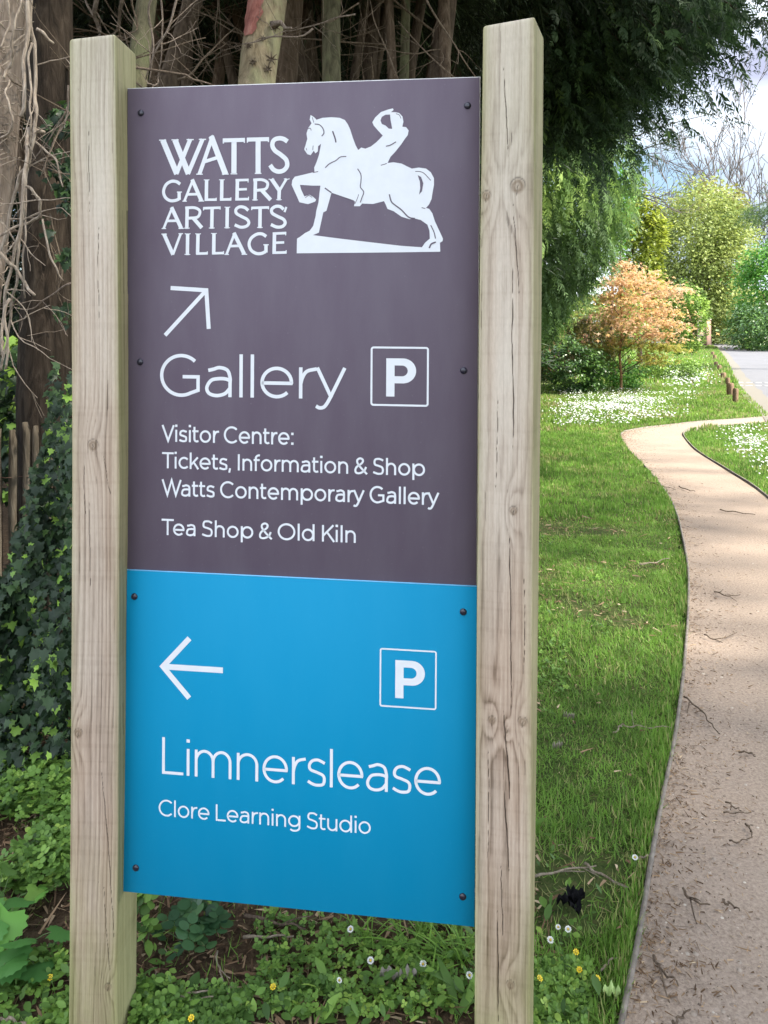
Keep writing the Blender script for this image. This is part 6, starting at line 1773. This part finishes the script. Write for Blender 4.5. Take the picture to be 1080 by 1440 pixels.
# strap leaves (dock, rough grass) 
def tuft(px, py, n, ln, wd, lab, mat, seed, lean=0.5, name="grass_tuft"):
    q = G(px, py); r_ = np.random.default_rng(seed)
    pos = np.column_stack([r_.normal(0, 0.022, (n, 2)), np.zeros(n)])
    V = []; F = []
    for i in range(8):
        t = i / 7; V += [(t * (1 - 0.15 * t), -0.5 * math.sin(math.pi * min(0.08 + 0.92 * t, 1)) ** 0.7, -0.34 * t * t), (t * (1 - 0.15 * t), 0.5 * math.sin(math.pi * min(0.08 + 0.92 * t, 1)) ** 0.7, -0.34 * t * t)]
        if i: F.append((2 * i - 2, 2 * i - 1, 2 * i + 1, 2 * i))
    me = scatter(name, V, F, pos, rotm(r_, n, -np.pi / 2 + np.abs(r_.normal(lean, 0.35, n)), None, r_.normal(0, 0.2, n)), np.stack([ln * r_.uniform(0.6, 1.2, n), wd * r_.uniform(0.7, 1.3, n), ln * np.ones(n)], 1), np.clip(r_.normal(0.5, 0.2, n), 0.15, 1))
    tag(link(name, me, mat, None, tuple(q)), lab, "plant" if name != "grass_tuft" else "grass")
tuft(40, 1128, 4, 0.16, 0.035, "long strap-shaped dock leaf in the ground cover left of the left post", covm, 1, 0.95, "dock_plant")
tuft(640, 1420, 6, 0.17, 0.022, "strap-leaved weed left of the right post's foot", covm, 2, 0.6, "dock_plant")
tuft(585, 1330, 46, 0.16, 0.0045, "lush long grass tuft below the right half of the blue panel", grassm, 3, 0.75)
tuft(520, 1325, 30, 0.13, 0.004, "smaller long grass tuft left of the lush one under the blue panel", grassm, 4, 0.8)
tuft(645, 1350, 34, 0.15, 0.0045, "long grass tuft against the left side of the right post", grassm, 5, 0.6)
tuft(600, 1400, 26, 0.10, 0.004, "short grass tuft near the bottom between the posts", grassm, 6, 0.7)

# single flowers close by
yel = plain("yellow_petal", (0.80, 0.58, 0.02), 0.5); wht = plain("daisy_petal", (0.78, 0.78, 0.76), 0.6); cen = plain("daisy_centre", (0.62, 0.42, 0.03), 0.7)
def flower(px, py, r0, npet, mat, lab, name, cat, grp, k, h=0.05):
    q = G(px, py, h); root = empty(name, (q[0], q[1], 0)); tag(root, lab, cat, grp)
    mb = MB(); mb.tube([(0.012, 0.01, -0.02), (0.006, 0.004, h * 0.5), (0, 0, h)], 0.0009, 5); link("stem", mb.mesh("stem"), stemm, root)
    mb = MB(); tl = 0.5 * math.sin(k * 2.1) ; M_ = rotm(np.random.default_rng(k), 1, np.array([0.45]), np.array([-1.57 + tl]), np.array([0.2 * math.cos(k)]))[0]
    for i in range(npet):
        a = 2 * math.pi * i / npet; wv_ = math.pi / npet * 0.85
        V = np.array([(0.25 * r0 * math.cos(a), 0.25 * r0 * math.sin(a), 0.0), (0.8 * r0 * math.cos(a - wv_), 0.8 * r0 * math.sin(a - wv_), 0.002), (r0 * math.cos(a), r0 * math.sin(a), 0.001 + 0.001 * (i % 2)), (0.8 * r0 * math.cos(a + wv_), 0.8 * r0 * math.sin(a + wv_), 0.002)])
        mb.add(V @ M_.T + (0, 0, h), [(0, 1, 2, 3)])
    link("petals", mb.mesh("petals"), mat, root)
    mb = MB(); t_ = np.linspace(0, 2 * np.pi, 8, endpoint=False)
    V = np.array([(0.3 * r0 * math.cos(x), 0.3 * r0 * math.sin(x), 0.002) for x in t_] + [(0.18 * r0 * math.cos(x), 0.18 * r0 * math.sin(x), 0.005) for x in t_])
    mb.add(V @ M_.T + (0, 0, h), [(i, (i + 1) % 8, 8 + (i + 1) % 8, 8 + i) for i in range(8)] + [tuple(range(8, 16))]); link("centre", mb.mesh("centre"), cen, root)
for k, (px, py, lab) in enumerate([(493, 1307, "white daisy just under the edge of the blue panel"), (521, 1351, "white daisy in profile under the panel, left of the widest one"), (595, 1356, "widest white daisy between the posts"),
                                   (660, 1372, "white daisy touching the left side of the right post"), (477, 1379, "lowest white daisy between the posts"), (799, 1307, "larger white daisy right of the right post"), (785, 1304, "small white daisy beside the larger one right of the right post"),
                                   (774, 1322, "white daisy hanging low beside the right post"), (893, 1206, "white petal head at the path edging")]):
    flower(px, py, 0.009 if k not in (4, 6) else 0.007, 14, wht, lab, "daisy", "daisy", "daisies near the sign", k)
for k, (px, py, lab) in enumerate([(72, 1198, "yellow celandine in the ground cover left of the left post"), (90, 1360, "yellow celandine against the left side of the left post"), (70, 1375, "smaller yellow celandine left of the one against the post"), (269, 1432, "yellow celandine at the bottom edge right of the left post"),
                                   (384, 1388, "yellow celandine among leaves between the posts"), (810, 1339, "yellow celandine in the grass, upper of the group by the right post"), (815, 1364, "yellow celandine in the grass, middle of the group by the right post"), (840, 1376, "yellow celandine nearest the path"), (759, 1376, "yellow celandine touching the right post")]):
    flower(px, py, 0.0078, 8, yel, lab, "celandine", "flower", "yellow celandines near the sign", 20 + k, 0.04)

# crumpled black leaf and a pale heart-shaped leaf in the grass
def crumple(px, py, s_, mat, lab, name, k, seed, n=9, up_=0.6):
    q = G(px, py, 0.02); r_ = np.random.default_rng(seed); mb = MB()
    for j in range(k):
        a0 = j * 2 * math.pi / k + r_.normal(0, 0.3); V = []
        for i in range(n):
            t = i / (n - 1); w_ = 0.34 * s_ * math.sin(math.pi * (0.06 + 0.90 * t)) ** 0.8
            z = s_ * up_ * (t - 0.75 * t * t) + 0.008 * math.sin(i * 1.9 + j)
            for sd_, dz in ((-1, 0.012), (0, 0), (1, 0.014)):
                V.append((math.cos(a0) * t * s_ - math.sin(a0) * sd_ * w_, math.sin(a0) * t * s_ + math.cos(a0) * sd_ * w_, z + dz + r_.normal(0, 0.002)))
        mb.add(V, [(3 * i + b, 3 * i + b + 1, 3 * i + b + 4, 3 * i + b + 3) for i in range(n - 1) for b in (0, 1)])
    tag(mb.build(name, mat, None, True, tuple(q)), lab, "leaf")
crumple(806, 1272, 0.046, plain("black_leaf", (0.006, 0.006, 0.007), 0.9, 0.1), "crumpled black leaf standing in the grass right of the right post", "withered_leaf", 4, 3, up_=0.45)
crumple(848, 1400, 0.040, plain("pale_leaf", (0.30, 0.42, 0.14), 0.5), "pale green heart-shaped leaf near the path edging", "fallen_leaf", 1, 4, up_=0.35)
crumple(800, 1010, 0.022, plain("pale_dry_leaf", (0.26, 0.23, 0.17), 0.8), "pale dry leaf on the lawn by the right post, upper one", "fallen_leaf", 2, 5)
crumple(784, 1052, 0.022, plain("pale_dry_leaf", (0.28, 0.25, 0.19), 0.8), "pale dry leaf on the lawn by the right post, lower one", "fallen_leaf", 2, 6)
crumple(560, 1380, 0.045, plain("pale_dry_leaf", (0.22, 0.20, 0.16), 0.8), "grey curled dry leaf between the posts", "fallen_leaf", 2, 7)
